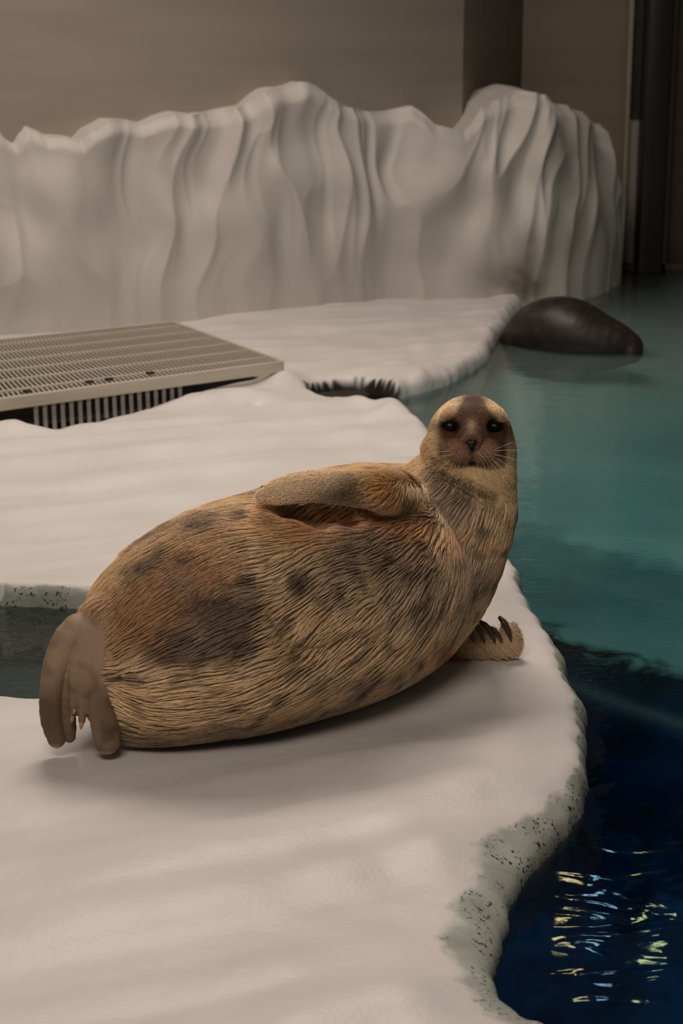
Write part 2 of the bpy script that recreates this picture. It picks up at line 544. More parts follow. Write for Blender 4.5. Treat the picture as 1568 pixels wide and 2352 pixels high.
slab('trim_1', pxy(1438, 12.95), pxy(1449, 12.95), -0.3, 5.2, 0.04, plain('trim_cream', (0.40, 0.34, 0.26), 0.45, 0.08, 3), 'narrow cream corner trim beside the recessed wall')
slab('pillar', pxy(1483, 12.7), pxy(1537, 12.7), -0.9, 5.2, 0.25, plain('pillar_black', (0.016, 0.014, 0.013), 0.4), 'tall black pillar rising from the water')
slab('trim_2', pxy(1537, 12.9), pxy(1549, 12.9), -0.3, 5.2, 0.05, plain('trim_brown', (0.11, 0.075, 0.045), 0.45), 'narrow brown trim beside the black pillar')
slab('baseboard_recess', pxy(1420, 12.9), pxy(1800, 12.9), -0.9, -0.02, 0.05, plain('rust_ledge', (0.05, 0.035, 0.022), 0.7, 0.5, 12), 'dark stained ledge at the waterline below the panels')

# ------------------------------------------------------------------ setting: pool basin and water
M = Mat('pool_floor_paint')
tc = M.n('ShaderNodeTexCoord')
nz = M.n('ShaderNodeTexNoise', Scale=1.1, Detail=5.0)
M.l(tc, 'Object', nz, 'Vector')
r = M.ramp([(0.35, (0.24, 0.40, 0.39)), (0.55, (0.42, 0.62, 0.59)), (0.7, (0.58, 0.75, 0.70))])
M.l(nz, 'Fac', r, 'Fac')
r2 = M.ramp([(0.35, (0.010, 0.05, 0.09)), (0.55, (0.03, 0.22, 0.42)), (0.72, (0.06, 0.40, 0.66))])
nzd = M.n('ShaderNodeTexNoise', Scale=2.6, Detail=3.0, Distortion=1.0)
M.l(tc, 'Object', nzd, 'Vector'); M.l(nzd, 'Fac', r2, 'Fac')
at_p = M.n('ShaderNodeAttribute', _attribute_name='deep')
at_r = M.n('ShaderNodeAttribute', _attribute_name='pale')
mxr = M.mix(r, (0.52, 0.56, 0.50))
M.l(at_r, 'Fac', mxr, 0)
mxp = M.mix(None, r2)
M.t.links.new(mxr.outputs[2], mxp.inputs[6])
M.l(at_p, 'Fac', mxp, 0)
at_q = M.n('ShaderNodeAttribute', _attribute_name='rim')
mxq = M.mix(None, (0.004, 0.007, 0.008))  # darkness of the deep drop-off painted near-black into the floor
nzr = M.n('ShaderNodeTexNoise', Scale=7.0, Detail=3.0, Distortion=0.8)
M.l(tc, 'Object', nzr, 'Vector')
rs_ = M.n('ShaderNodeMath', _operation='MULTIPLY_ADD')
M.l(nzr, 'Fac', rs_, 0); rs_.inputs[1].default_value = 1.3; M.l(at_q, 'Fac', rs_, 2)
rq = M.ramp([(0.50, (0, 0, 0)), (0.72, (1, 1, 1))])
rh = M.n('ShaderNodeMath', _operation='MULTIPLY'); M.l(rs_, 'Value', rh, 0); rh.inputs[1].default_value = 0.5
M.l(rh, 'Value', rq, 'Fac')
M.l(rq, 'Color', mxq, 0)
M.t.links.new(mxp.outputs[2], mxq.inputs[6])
M.t.links.new(mxq.outputs[2], M.b.inputs['Base Color'])
POOL = M.m
DROP = 5.55
xs2 = np.linspace(-3.2, 4.4, 110)
prof = [(1.0, -2.6), (3.6, -2.6), (5.2, -2.6), (5.45, -2.4), (5.5, -2.0), (5.51, -1.7), (5.52, -1.4), (5.53, -1.15), (5.54, -0.9), (DROP, -0.72), (DROP + 0.04, -0.64), (DROP + 0.2, -0.62)] + [(yy, -0.62 + 0.44 * float(smooth(6.6, 10.5, yy))) for yy in np.linspace(5.9, 13.4, 60)]
PXX, PYY = np.meshgrid(xs2, [p[0] for p in prof], indexing='ij')
PZZ = np.tile([p[1] for p in prof], (len(xs2), 1))
drop_off = -1.0 * np.clip(PXX - 0.75, -0.05, 1.2) + 0.05 + 0.08 * noise3(PXX * 2.6, 0.3, 0.4)
near_drop = smooth(4.2, 5.2, PYY) * smooth(8.5, 5.8, PYY)
PYY2 = PYY + drop_off * near_drop
sxm = smooth(-0.25, 0.15, PXX)                       # under the left inlet the basin stays shallow
PZZ = np.where(PYY < 5.7, -0.62 + (PZZ + 0.62) * sxm, PZZ + 0.05 * noise3(PXX * 1.1, PYY * 0.9, 0.7))
pv = np.stack([PXX.ravel(), PYY2.ravel(), PZZ.ravel()], 1)
pool = mesh_np('floor_pool', pv, grid_faces(len(xs2), len(prof)), POOL)
attr_float(pool, 'pale', (0.85 * smooth(6.8, 10.0, PYY)).ravel())
attr_float(pool, 'deep', ((PYY <= DROP + 0.06) * sxm).ravel())
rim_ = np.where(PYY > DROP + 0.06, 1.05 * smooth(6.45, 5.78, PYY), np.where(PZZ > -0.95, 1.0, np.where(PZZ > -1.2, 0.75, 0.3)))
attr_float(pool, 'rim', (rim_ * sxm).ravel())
tag(pool, 'turquoise painted pool bottom with a deep end close to the viewer', 'pool floor', kind='structure')
bx0, by0 = inlet.min(0) - 0.05; bx1, by1 = inlet.max(0) + 0.05
gx_, gy_ = np.meshgrid(np.linspace(bx0, bx1, 30), np.linspace(by0, by1, 24), indexing='ij')
e2 = np.stack([gx_.ravel(), gy_.ravel(), (-0.24 + 0.015 * noise3(gx_ * 3, gy_ * 3, 0.2)).ravel()], 1)
fin_ = mesh_np('added_inlet_tray', e2, grid_faces(30, 24), plain('inlet_shade', (0.010, 0.042, 0.038), 0.7, 0.25, 4))  # added tray; its dark teal stands in for the shelf's shade
tag(fin_, 'added dark teal tray for the shaded water of the small inlet behind the seal tail', 'pool floor', kind='structure')
slab('wall_pool', (4.3, 1.0), (4.3, 13.4), -2.7, -0.0, 0.1, POOL, 'turquoise pool side wall under the water')

M = Mat('pool_water')
M.t.nodes.remove(M.b)
tr = M.n('ShaderNodeBsdfTransparent')
gl = M.n('ShaderNodeBsdfGlossy', Roughness=0.03)
fr = M.n('ShaderNodeFresnel', IOR=1.33)
tc = M.n('ShaderNodeTexCoord')
mp1 = M.n('ShaderNodeMapping'); mp1.inputs['Scale'].default_value = (1.0, 1.7, 1.0)
w1 = M.n('ShaderNodeTexNoise', Scale=5.0, Detail=2.0, Distortion=0.6)
w2 = M.n('ShaderNodeTexNoise', Scale=26.0, Detail=2.0, Distortion=0.8)
M.l(tc, 'Object', mp1, 'Vector'); M.l(mp1, 'Vector', w1, 'Vector'); M.l(mp1, 'Vector', w2, 'Vector')
# a wind-ruffled patch half way out, calm elsewhere
sep = M.n('ShaderNodeSeparateXYZ'); M.l(tc, 'Object', sep, 'Vector')
rip = M.ramp([(0.0, (0.02, 0.02, 0.02)), (0.30, (0.04, 0.04, 0.04)), (0.40, (0.85, 0.85, 0.85)), (0.52, (0.6, 0.6, 0.6)), (0.66, (0.16, 0.16, 0.16)), (1.0, (0.2, 0.2, 0.2))])
ym = M.n('ShaderNodeMapRange'); ym.inputs['From Min'].default_value = 2.0; ym.inputs['From Max'].default_value = 8.0
M.l(sep, 'Y', ym, 'Value'); M.l(ym, 'Result', rip, 'Fac')
w2m = M.n('ShaderNodeMath', _operation='MULTIPLY'); M.l(w2, 'Fac', w2m, 0); M.l(rip, 'Color', w2m, 1)
ad = M.n('ShaderNodeMath', _operation='MULTIPLY_ADD')
M.l(w2m, 'Value', ad, 0); ad.inputs[1].default_value = 1.2; M.l(w1, 'Fac', ad, 2)
bp = M.n('ShaderNodeBump', Strength=0.17, Distance=0.02)
M.l(ad, 'Value', bp, 'Height')
M.l(bp, 'Normal', gl, 'Normal'); M.l(bp, 'Normal', fr, 'Normal')
rf = M.n('ShaderNodeBsdfRefraction', Roughness=0.0, IOR=1.33)
M.l(bp, 'Normal', rf, 'Normal')
mt = M.n('ShaderNodeMixShader', Fac=0.35)
M.l(tr, 'BSDF', mt, 1); M.l(rf, 'BSDF', mt, 2)
mx = M.n('ShaderNodeMixShader')
M.l(fr, 'Fac', mx, 0); M.l(mt, 'Shader', mx, 1); M.l(gl, 'BSDF', mx, 2)
M.l(mx, 'Shader', M.out, 'Surface')
va = M.n('ShaderNodeVolumeAbsorption', Density=1.3)
va.inputs['Color'].default_value = (0.42, 0.72, 0.74, 1)
M.l(va, 'Volume', M.out, 'Volume')
WATER = M.m
bm = bmesh.new()
bmesh.ops.create_cube(bm, size=1.0)
for vtx in bm.verts:
    vtx.co = Vector((0.55 + vtx.co.x * 7.4, 7.15 + vtx.co.y * 12.2, WATER_Z if vtx.co.z > 0 else -2.9))
me = bpy.data.meshes.new('pool_water'); bm.to_mesh(me); bm.free()
me.materials.append(WATER)
water = link(bpy.data.objects.new('pool_water', me))
tag(water, 'rippled turquoise pool water turning dark blue beside the ice shelf', 'water', kind='structure')
# ------------------------------------------------------------------ floor grating platform
PLASTIC = plain('grating_plastic', (0.47, 0.43, 0.36), 0.5, 0.10, 6)
PLASTIC2 = plain('grating_rim_plastic', (0.55, 0.50, 0.41), 0.5, 0.10, 9)
FINMAT = plain('fin_plastic', (0.50, 0.47, 0.44), 0.5, 0.12, 20)
VOID = plain('cavity_dark', (0.02, 0.016, 0.012), 0.9, 0.5, 25)  # dark of the gap under the grating put into the colour
bm = bmesh.new()
bmesh.ops.create_cube(bm, size=1.0)
bmesh.ops.bevel(bm, geom=list(bm.edges), offset=0.06, segments=1, affect='EDGES')
unit = bpy.data.meshes.new('bar'); bm.to_mesh(unit); bm.free()
def unit_mesh(mat):
    m = unit.copy(); m.materials.append(mat); return m
U_SLAT, U_RIM, U_FIN, U_VOID = unit_mesh(PLASTIC), unit_mesh(PLASTIC2), unit_mesh(FINMAT), unit_mesh(VOID)
def bar(name, me, p, q, wdt, hgt, parent, up=Vector((0, 0, 1))):
    p, q = Vector(p), Vector(q)
    d = q - p
    L = d.length
    d.normalize()
    side = d.cross(up).normalized()
    u2 = side.cross(d)
    mid = (p + q) / 2
    Mx = Matrix(((d.x * L, side.x * wdt, u2.x * hgt, mid.x), (d.y * L, side.y * wdt, u2.y * hgt, mid.y), (d.z * L, side.z * wdt, u2.z * hgt, mid.z), (0, 0, 0, 1)))
    o = bpy.data.objects.new(name, me)
    link(o, parent)
    o.matrix_parent_inverse = Matrix.Translation(-Vector(parent.location))
    o.matrix_basis = Mx
    return o

gr = empty('floor_grating')
tag(gr, 'slatted cream plastic grating platform in front of the ice cliff', 'grating')
GFL, GFR, GBR, GBL = [Vector(p) for p in (gFL, gFR, gBR, gBL)]
def gpt(a, b, dz=0.0):
    """a along the front (0 left .. 1 right), b from front to back"""
    f = GFL.lerp(GFR, a); k = GBL.lerp(GBR, a)
    r = f.lerp(k, b)
    r.z += dz
    return r
NSLAT = 92
for i in range(NSLAT):
    a = (i + 0.5) / NSLAT
    bar('slat', U_SLAT, gpt(a, 0.012, -0.012), gpt(a, 0.985, -0.012), 0.0095, 0.014, gr)
for k, b in enumerate((0.10, 0.26, 0.42, 0.58, 0.74, 0.90)):
    bar('cross_bar', U_RIM, gpt(0.0, b, -0.004), gpt(0.99, b, -0.004), 0.016, 0.012, gr)
bar('front_rim', U_RIM, gpt(0, 0, -0.026), gpt(1.0, 0, -0.026), 0.022, 0.055, gr)
bar('side_rim', U_RIM, gpt(1, 0, -0.02), gpt(1, 1, -0.02), 0.02, 0.045, gr)
bar('rear_rim', U_RIM, gpt(0, 1, -0.015), gpt(1, 1, -0.015), 0.02, 0.035, gr)
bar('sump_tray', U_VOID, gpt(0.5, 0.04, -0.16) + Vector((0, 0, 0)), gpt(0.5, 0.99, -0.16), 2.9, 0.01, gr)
# small dark clips sitting in the slots
for (u, v) in ((62, 898), (205, 876), (345, 856), (250, 870)):
    p = at_z(u, v, GZ + 0.004)
    bar('clip', U_VOID, p + np.array([-0.016, -0.008, 0]), p + np.array([0.016, 0.01, 0]), 0.02, 0.008, gr)
# drain screen of upright fins under the front rim
fa = Vector(at_z(28, 950, 0.0)); fb = Vector(at_z(384, 905, 0.0))
fdir = (GFR - GFL).normalized()
sc_e = empty('drain_screen', tuple(GFL))
tag(sc_e, 'row of upright white fins screening the dark gap under the grating', 'drain screen')
NF = 18
for i in range(NF):
    u = 36 + (382 - 36) * i / (NF - 1)
    a = (u + 400) / 1048.0
    base = gpt(a, 0.02, 0)
    x, y = base.x, base.y + 0.015
    bar('fin', U_FIN, (x, y, GZ - 0.06), (x + 0.004, y - 0.01, -0.30), 0.05, 0.012 if False else 0.018, sc_e, up=Vector((1, 0.1, 0)))
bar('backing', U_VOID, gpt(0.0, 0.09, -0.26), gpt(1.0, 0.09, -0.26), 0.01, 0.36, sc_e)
# ------------------------------------------------------------------ seals: signed-distance modelling
class SDF:
    def __init__(self):
        self.p = []
    def cone(self, a, b, ra, rb, k=0.01, op=1):
        self.p.append((np.array(a, float), np.array(b, float), float(ra), float(rb), float(k), op))
    def chain(self, pts, rs, k=0.01, op=1, sub=3):
        q = np.concatenate([np.asarray(pts, float), np.asarray(rs, float)[:, None]], 1)
        r, _ = resample(q, (len(q) - 1) * sub + 1)
        for i in range(len(r) - 1):
            self.cone(r[i, :3], r[i + 1, :3], r[i, 3], r[i + 1, 3], k, op)
    @staticmethod
    def prim(P, a, b, ra, rb):
        ab = b - a
        L2 = ab @ ab
        if L2 < 1e-12:
            return np.linalg.norm(P - a, axis=-1) - ra
        t = np.clip(((P - a) @ ab) / L2, 0, 1)
        q = P - a - t[..., None] * ab
        return np.sqrt((q * q).sum(-1)) - (ra + (rb - ra) * t)
    def combine(self, d, e, k, op):
        if op < 0:
            e = -e
            h = np.clip(0.5 - 0.5 * (d - e) / k, 0, 1)
            return d * (1 - h) + e * h + k * h * (1 - h)
        h = np.clip(0.5 + 0.5 * (d - e) / k, 0, 1)
        return d * (1 - h) + e * h - k * h * (1 - h)
    floor_z = None
    def __call__(self, P, near=False):
        d = np.full(P.shape[:-1], 1.0)
        for a, b, ra, rb, k, op in self.p:
            if near:
                m = 2 * k + 0.02
                lo_, hi_ = np.minimum(a - ra, b - rb) - m, np.maximum(a + ra, b + rb) + m
                sel = np.nonzero((P[:, 0] > lo_[0]) & (P[:, 0] < hi_[0]) & (P[:, 1] > lo_[1]) & (P[:, 1] < hi_[1]) & (P[:, 2] > lo_[2]) & (P[:, 2] < hi_[2]))[0]
                if len(sel):
                    d[sel] = self.combine(d[sel], self.prim(P[sel], a, b, ra, rb), k, op)
            else:
                d = self.combine(d, self.prim(P, a, b, ra, rb), k, op)
        if self.floor_z is not None:
            e = self.floor_z - P[..., 2]
            h = np.clip(0.5 - 0.5 * (d - e) / 0.01, 0, 1)
            d = d * (1 - h) + e * h + 0.01 * h * (1 - h)
        return d
    def grid(self, h):
        lo = np.min([np.minimum(a - ra, b - rb) for a, b, ra, rb, k, op in self.p if op > 0], 0) - 3 * h
        hi = np.max([np.maximum(a + ra, b + rb) for a, b, ra, rb, k, op in self.p if op > 0], 0) + 3 * h
        n = np.ceil((hi - lo) / h).astype(int) + 1
        ax = [lo[i] + h * np.arange(n[i]) for i in range(3)]
        D = np.full(n, 1.0, np.float32)
        for a, b, ra, rb, k, op in self.p:
            m = 2 * k + 0.035
            l2 = np.minimum(a - ra, b - rb) - m
            h2 = np.maximum(a + ra, b + rb) + m
            i0 = np.clip(np.floor((l2 - lo) / h).astype(int), 0, n)
            i1 = np.clip(np.ceil((h2 - lo) / h).astype(int) + 1, 0, n)
            sl = tuple(slice(i0[i], i1[i]) for i in range(3))
            G = np.stack(np.meshgrid(*[ax[i][sl[i]] for i in range(3)], indexing='ij'), -1)
            D[sl] = self.combine(D[sl], self.prim(G, a, b, ra, rb), k, op)
        if self.floor_z is not None:
            e = (self.floor_z - ax[2])[None, None, :]
            hh = np.clip(0.5 - 0.5 * (D - e) / 0.01, 0, 1)
            D = D * (1 - hh) + e * hh + 0.01 * hh * (1 - hh)
        return D, lo
    def normal(self, P, e=0.0015):
        ks = np.array([[1, -1, -1], [-1, -1, 1], [-1, 1, -1], [1, 1, 1]], float)
        g = sum(k * self(P + e * k, True)[:, None] for k in ks)
        L = np.linalg.norm(g, axis=1)[:, None]
        return g / np.maximum(L, 1e-9), L / (4 * e)
    def project(self, P, it=2):
        for _ in range(it):
            n, L = self.normal(P)
            P = P - n * np.clip(self(P, True), -0.008, 0.008)[:, None]
        return P
    def hit(self, u, v, start=2.5):
        """surface point met by the sight line through a pixel of the photograph"""
        u = np.atleast_1d(np.asarray(u, float)); v = np.atleast_1d(np.asarray(v, float))
        D = np.array([ray(a, b) for a, b in zip(u, v)])
        D /= np.linalg.norm(D, axis=1)[:, None]
        t = np.full(len(u), start)
        for _ in range(90):
            t += 0.8 * self(CAM + D * t[:, None])
        return CAM + D * t[:, None]

def surface_nets(D, lo, h):
    n = D.shape
    S = D < 0
    c = np.zeros([m - 1 for m in n], np.int8)
    for dx in (0, 1):
        for dy in (0, 1):
            for dz in (0, 1):
                c += S[dx:n[0] - 1 + dx, dy:n[1] - 1 + dy, dz:n[2] - 1 + dz]
    act = (c > 0) & (c < 8)
    I = np.argwhere(act)
    idx = -np.ones(act.shape, np.int64)
    idx[act] = np.arange(len(I))
    pos = np.zeros((len(I), 3)); cnt = np.zeros(len(I))
    cor = [(x, y, z) for x in (0, 1) for y in (0, 1) for z in (0, 1)]
    for a in cor:
        for b in cor:
            if sum(b) - sum(a) == 1 and all(b[i] >= a[i] for i in range(3)):
                fa = D[I[:, 0] + a[0], I[:, 1] + a[1], I[:, 2] + a[2]]
                fb = D[I[:, 0] + b[0], I[:, 1] + b[1], I[:, 2] + b[2]]
                m = (fa < 0) != (fb < 0)
                t = np.where(m, fa / np.where(m, fa - fb, 1), 0)
                p = np.array(a) + t[:, None] * (np.array(b) - np.array(a))
                pos[m] += p[m]; cnt[m] += 1
    V = lo + h * (I + pos / cnt[:, None])
    faces = []
    for ax in range(3):
        o1, o2 = (ax + 1) % 3, (ax + 2) % 3
        sl0 = [slice(1, -1)] * 3; sl1 = [slice(1, -1)] * 3
        sl0[ax] = slice(0, n[ax] - 1); sl1[ax] = slice(1, n[ax])
        s0, s1 = S[tuple(sl0)], S[tuple(sl1)]
        E = np.argwhere(s0 != s1)
        off = np.ones(3, int); off[ax] = 0
        flip = s0[tuple(E.T)]
        E = E + off
        def cell(d1, d2):
            q = E.copy(); q[:, o1] -= d1; q[:, o2] -= d2
            return idx[q[:, 0], q[:, 1], q[:, 2]]
        q = np.stack([cell(1, 1), cell(0, 1), cell(0, 0), cell(1, 0)], 1)
        q[~flip] = q[~flip][:, ::-1]
        faces.append(q)
    F = np.concatenate(faces)
    return V, F[(F >= 0).all(1)]

def subdivide(V, F):
    E = np.sort(np.concatenate([F[:, [0, 1]], F[:, [1, 2]], F[:, [2, 3]], F[:, [3, 0]]]), 1)
    key = E[:, 0].astype(np.int64) * len(V) + E[:, 1]
    uq, inv = np.unique(key, return_inverse=True)
    ev = (V[uq // len(V)] + V[uq % len(V)]) / 2
    fv = V[F].mean(1)
    nV, nE, nF = len(V), len(uq), len(F)
    m = inv.reshape(4, nF) + nV
    c = np.arange(nF) + nV + nE
    out = [np.stack([F[:, i], m[i], c, m[(i + 3) % 4]], 1) for i in range(4)]
    return np.concatenate([V, ev, fv]), np.concatenate(out)

# ---- main seal
def PX(u, v, y, r):
    p = at_y(u, v, y)
    return p, mpx(r, p)

def rest_y(u, v, r, f=0.97):
    """distance at which a ball of r pixels round this sight line just rests on the shelf"""
    lo_, hi_ = 2.5, 6.0
    for _ in range(50):
        y = (lo_ + hi_) / 2
        p = at_y(u, v, y)
        if p[2] - f * mpx(r, p) > 0: lo_ = y
        else: hi_ = y
    return y

body_px = [(318, 1592, 108), (400, 1482, 212), (520, 1428, 250), (655, 1390, 253), (790, 1345, 253), (893, 1304, 224), (982, 1246, 165), (1043, 1170, 128), (1076, 1085, 104), (1080, 1010, 94)]
ysp = [rest_y(*q) for q in body_px[:6]]
# ease the bend: chest slightly raised on the fore flipper
ysp[0] = min(ysp[0], ysp[1] + 0.02)
y5 = ysp[5]
ysp += [y5 - 0.035, y5 - 0.045, y5 - 0.035, y5 - 0.02]
spine = []; rads = []
for (u, v, r), y in zip(body_px, ysp):
    p, rr = PX(u, v, y, r)
    spine.append(p); rads.append(rr)
spine = np.array(spine); rads = np.array(rads)
print('SPINE', np.round(spine, 3).tolist(), np.round(rads, 3).tolist())
B = SDF()
B.chain(spine[:9], rads[:9], k=0.035, sub=3)
HY = ysp[9]
BODY = SDF(); BODY.p = list(B.p)
def hd(u, v, dy, r): return PX(u, v, HY + dy, r)
def ball(S, u, v, dy, r, k, op=1):
    p, rr = hd(u, v, dy, r); S.cone(p, p, rr, rr, k, op)
def rod(S, u0, v0, d0, r0, u1, v1, d1, r1, k, op=1):
    p, a = hd(u0, v0, d0, r0); q, b = hd(u1, v1, d1, r1); S.cone(p, q, a, b, k, op)
# skull, cheeks, muzzle
ball(B, 1080, 1001, 0.0, 92, 0.03)
ball(B, 1082, 1015, -0.02, 87, 0.02)
rod(B, 1030, 1040, -0.03, 46, 1135, 1040, -0.03, 44, 0.03)
rod(B, 1086, 1066, -0.04, 42, 1088, 1070, -0.055, 38, 0.03)
rod(B, 1084, 1004, -0.06, 46, 1083, 1034, -0.092, 42, 0.03)
rod(B, 1084, 960, -0.055, 26, 1082, 1012, -0.120, 20, 0.02)      # bridge of the snout
ball(B, 1054, 1040, -0.108, 34, 0.006)
ball(B, 1114, 1040, -0.108, 34, 0.006)
ball(B, 1044, 1048, -0.092, 32, 0.012)
ball(B, 1124, 1048, -0.092, 32, 0.012)
rod(B, 1084, 1070, -0.085, 24, 1088, 1082, -0.074, 28, 0.012)     # chin
ball(B, 1082, 1014, -0.134, 15, 0.012)                            # nose tip
rod(B, 1034, 954, -0.060, 20, 1056, 960, -0.070, 16, 0.03)        # brows
rod(B, 1136, 956, -0.060, 20, 1112, 961, -0.070, 16, 0.03)
pe = B.hit([1035, 1137], [981, 982])
for p in pe:
    B.cone(p + [0, 0.002, 0], p + [0, 0.002, 0], 0.023, 0.023, 0.014, -1)
pm = B.hit([1085], [1064])[0]
B.cone(pm, pm, 0.010, 0.010, 0.006, -1)                           # open mouth
pc = B.hit([1083, 1084, 1084], [1030, 1042, 1055])
for i in range(2): B.cone(pc[i] + [0, -0.001, 0], pc[i + 1] + [0, -0.001, 0], 0.005, 0.005, 0.010, -1)
pn = B.hit([1072, 1093], [1020, 1020])
for p in pn: B.cone(p + [0, -0.001, 0], p + [0, -0.001, 0.0], 0.005, 0.005, 0.004, -1)
# throat roll and the fold under the chin
rod(B, 1016, 1030, -0.060, 42, 1080, 1068, -0.080, 42, 0.012)
rod(B, 1080, 1068, -0.080, 42, 1134, 1096, -0.065, 42, 0.012)
FOLD = [(996, 1060), (1022, 1086), (1050, 1103), (1082, 1120), (1110, 1136), (1140, 1147)]
fold = B.hit([p[0] for p in FOLD], [p[1] for p in FOLD])
for i in range(len(fold) - 1):
    B.cone(fold[i] + [0, 0.004, -0.002], fold[i + 1] + [0, 0.004, -0.002], 0.013, 0.013, 0.014, -1)
# soft hollows of the belly, navel and vent
for u, v, r in ((552, 1503, 0.010), (287, 1557, 0.013)):
    p = B.hit(u, v)[0]; B.cone(p, p, r, r, 0.022, -1)
cr = B.hit([640, 660, 690, 760], [1420, 1452, 1474, 1480])
for i in range(3): B.cone(cr[i] + [0, -0.004, 0], cr[i + 1] + [0, -0.004, 0], 0.006, 0.006, 0.02, -1)
# armpit hollow under the upper fore flipper
ap = B.hit([668, 740, 815, 850], [1172, 1185, 1180, 1165])
for i in range(3): B.cone(ap[i], ap[i + 1], 0.03, 0.034, 0.03, -1)
# upper fore flipper laid back along the flank
def fl(pts, k, dy=0.0):
    B.chain([at_y(u, v, y + dy) for u, v, y, r in pts], [mpx(r, at_y(u, v, y + dy)) for u, v, y, r in pts], k)
yf = ap[1][1] - 0.035
m_ff = len(B.p)
fl([(945, 1150, y5 - 0.05, 42), (885, 1128, yf + 0.095, 32), (815, 1122, yf + 0.03, 30), (750, 1117, yf, 27), (695, 1118, yf - 0.005, 26), (645, 1128, yf - 0.005, 21), (602, 1140, yf, 14)], 0.03)
fl([(720, 1112, yf + 0.025, 22), (665, 1116, yf + 0.035, 17), (618, 1124, yf + 0.04, 10)], 0.012)
fl([(720, 1110, yf + 0.05, 20), (665, 1114, yf + 0.065, 15), (624, 1121, yf + 0.07, 9)], 0.012)
fl([(645, 1128, yf + 0.015, 15), (608, 1132, yf + 0.02, 10)], 0.008)
FFU = SDF(); FFU.p = list(B.p[m_ff + 3:])
# lower fore flipper spread on the ice beside the chest
yl = rest_y(1120, 1490, 22) - 0.02
m_fl = len(B.p)
fl([(985, 1440, yl + 0.10, 60), (1035, 1478, yl + 0.02, 34), (1075, 1488, yl, 21), (1130, 1492, yl, 18), (1178, 1488, yl, 19)], 0.02)
fl([(1070, 1490, yl, 18), (1120, 1495, yl, 15), (1170, 1495, yl, 14)], 0.012)
for (u0, v0, u1, v1, r0, r1) in ((1078, 1480, 1066, 1436, 14, 8), (1100, 1482, 1086, 1436, 14, 8), (1122, 1484, 1106, 1438, 14, 8), (1144, 1482, 1132, 1448, 14, 8), (1168, 1478, 1158, 1436, 16, 9), (1182, 1478, 1178, 1440, 17, 11)):
    fl([(u0, v0, yl, r0), (u1, v1, yl + 0.012, r1)], 0.008)
FFL = SDF(); FFL.p = list(B.p[m_fl + 3:])
# hind flippers: one fanned and hanging in front, the other tucked below
yt = ysp[0] - 0.04
fl([(330, 1500, yt + 0.03, 100), (270, 1440, yt, 55), (232, 1425, yt - 0.02, 36)], 0.04)
hind = {
    'a': [(245, 1432, -0.01, 40), (178, 1450, -0.04, 42), (136, 1510, -0.06, 34), (118, 1585, -0.07, 28), (118, 1650, -0.07, 27), (130, 1698, -0.07, 22)],
    'b': [(200, 1450, -0.03, 34), (168, 1520, -0.05, 30), (150, 1600, -0.055, 22), (156, 1660, -0.055, 20), (160, 1692, -0.055, 15)],
    'c': [(205, 1450, -0.045, 34), (182, 1530, -0.07, 26), (172, 1600, -0.08, 15), (167, 1640, -0.082, 9)],
    'd': [(220, 1450, -0.04, 34), (202, 1530, -0.07, 26), (193, 1610, -0.082, 14), (188, 1655, -0.084, 9)],
    'e': [(240, 1440, -0.03, 46), (234, 1510, -0.06, 41), (234, 1580, -0.075, 38), (240, 1650, -0.085, 36), (246, 1703, -0.09, 32)],
}
m_hf = len(B.p)
for q in hind.values():
    fl([(u, v, yt + dy, r * 0.92) for u, v, dy, r in q], 0.004)
# flatten: web between the digits
fl([(290, 1555, yt + 0.0, 34), (296, 1630, yt - 0.01, 30), (303, 1680, yt - 0.01, 26)], 0.02)
HIND = SDF(); HIND.p = list(B.p[m_hf:])
B.floor_z = 0.004
D, lo = B.grid(0.0062)
V, F = surface_nets(D, lo, 0.0062)
V = B.project(V, 1)
V, F = subdivide(V, F)
V = B.project(V, 2)
NRM, _ = B.normal(V)
print('seal verts', len(V))

def region(P):
    """masks of coat zones in body space, from where the sight lines of the photograph meet it"""
    u, v = to_px(P)
    g = lambda cu, cv, ru, rv, rot=0: np.exp(-((((u - cu) * math.cos(rot) + (v - cv) * math.sin(rot)) / ru) ** 2 + ((-(u - cu) * math.sin(rot) + (v - cv) * math.cos(rot)) / rv) ** 2))
    hindm = smooth(0.022, 0.001, HIND(P)) * smooth(330, 290, u)
    ffu = smooth(0.012, 0.002, FFU(P)) * smooth(970, 760, u)
    ffl = smooth(0.008, 0.002, FFL(P)) * smooth(1020, 1045, u)
    fy = 1062 + (u - 1000) * 0.61
    headm = smooth(8, -8, v - np.clip(fy, 1060, 1150)) * smooth(950, 990, u - 0.25 * (1060 - v))
    return u, v, g, hindm, ffu, ffl, headm

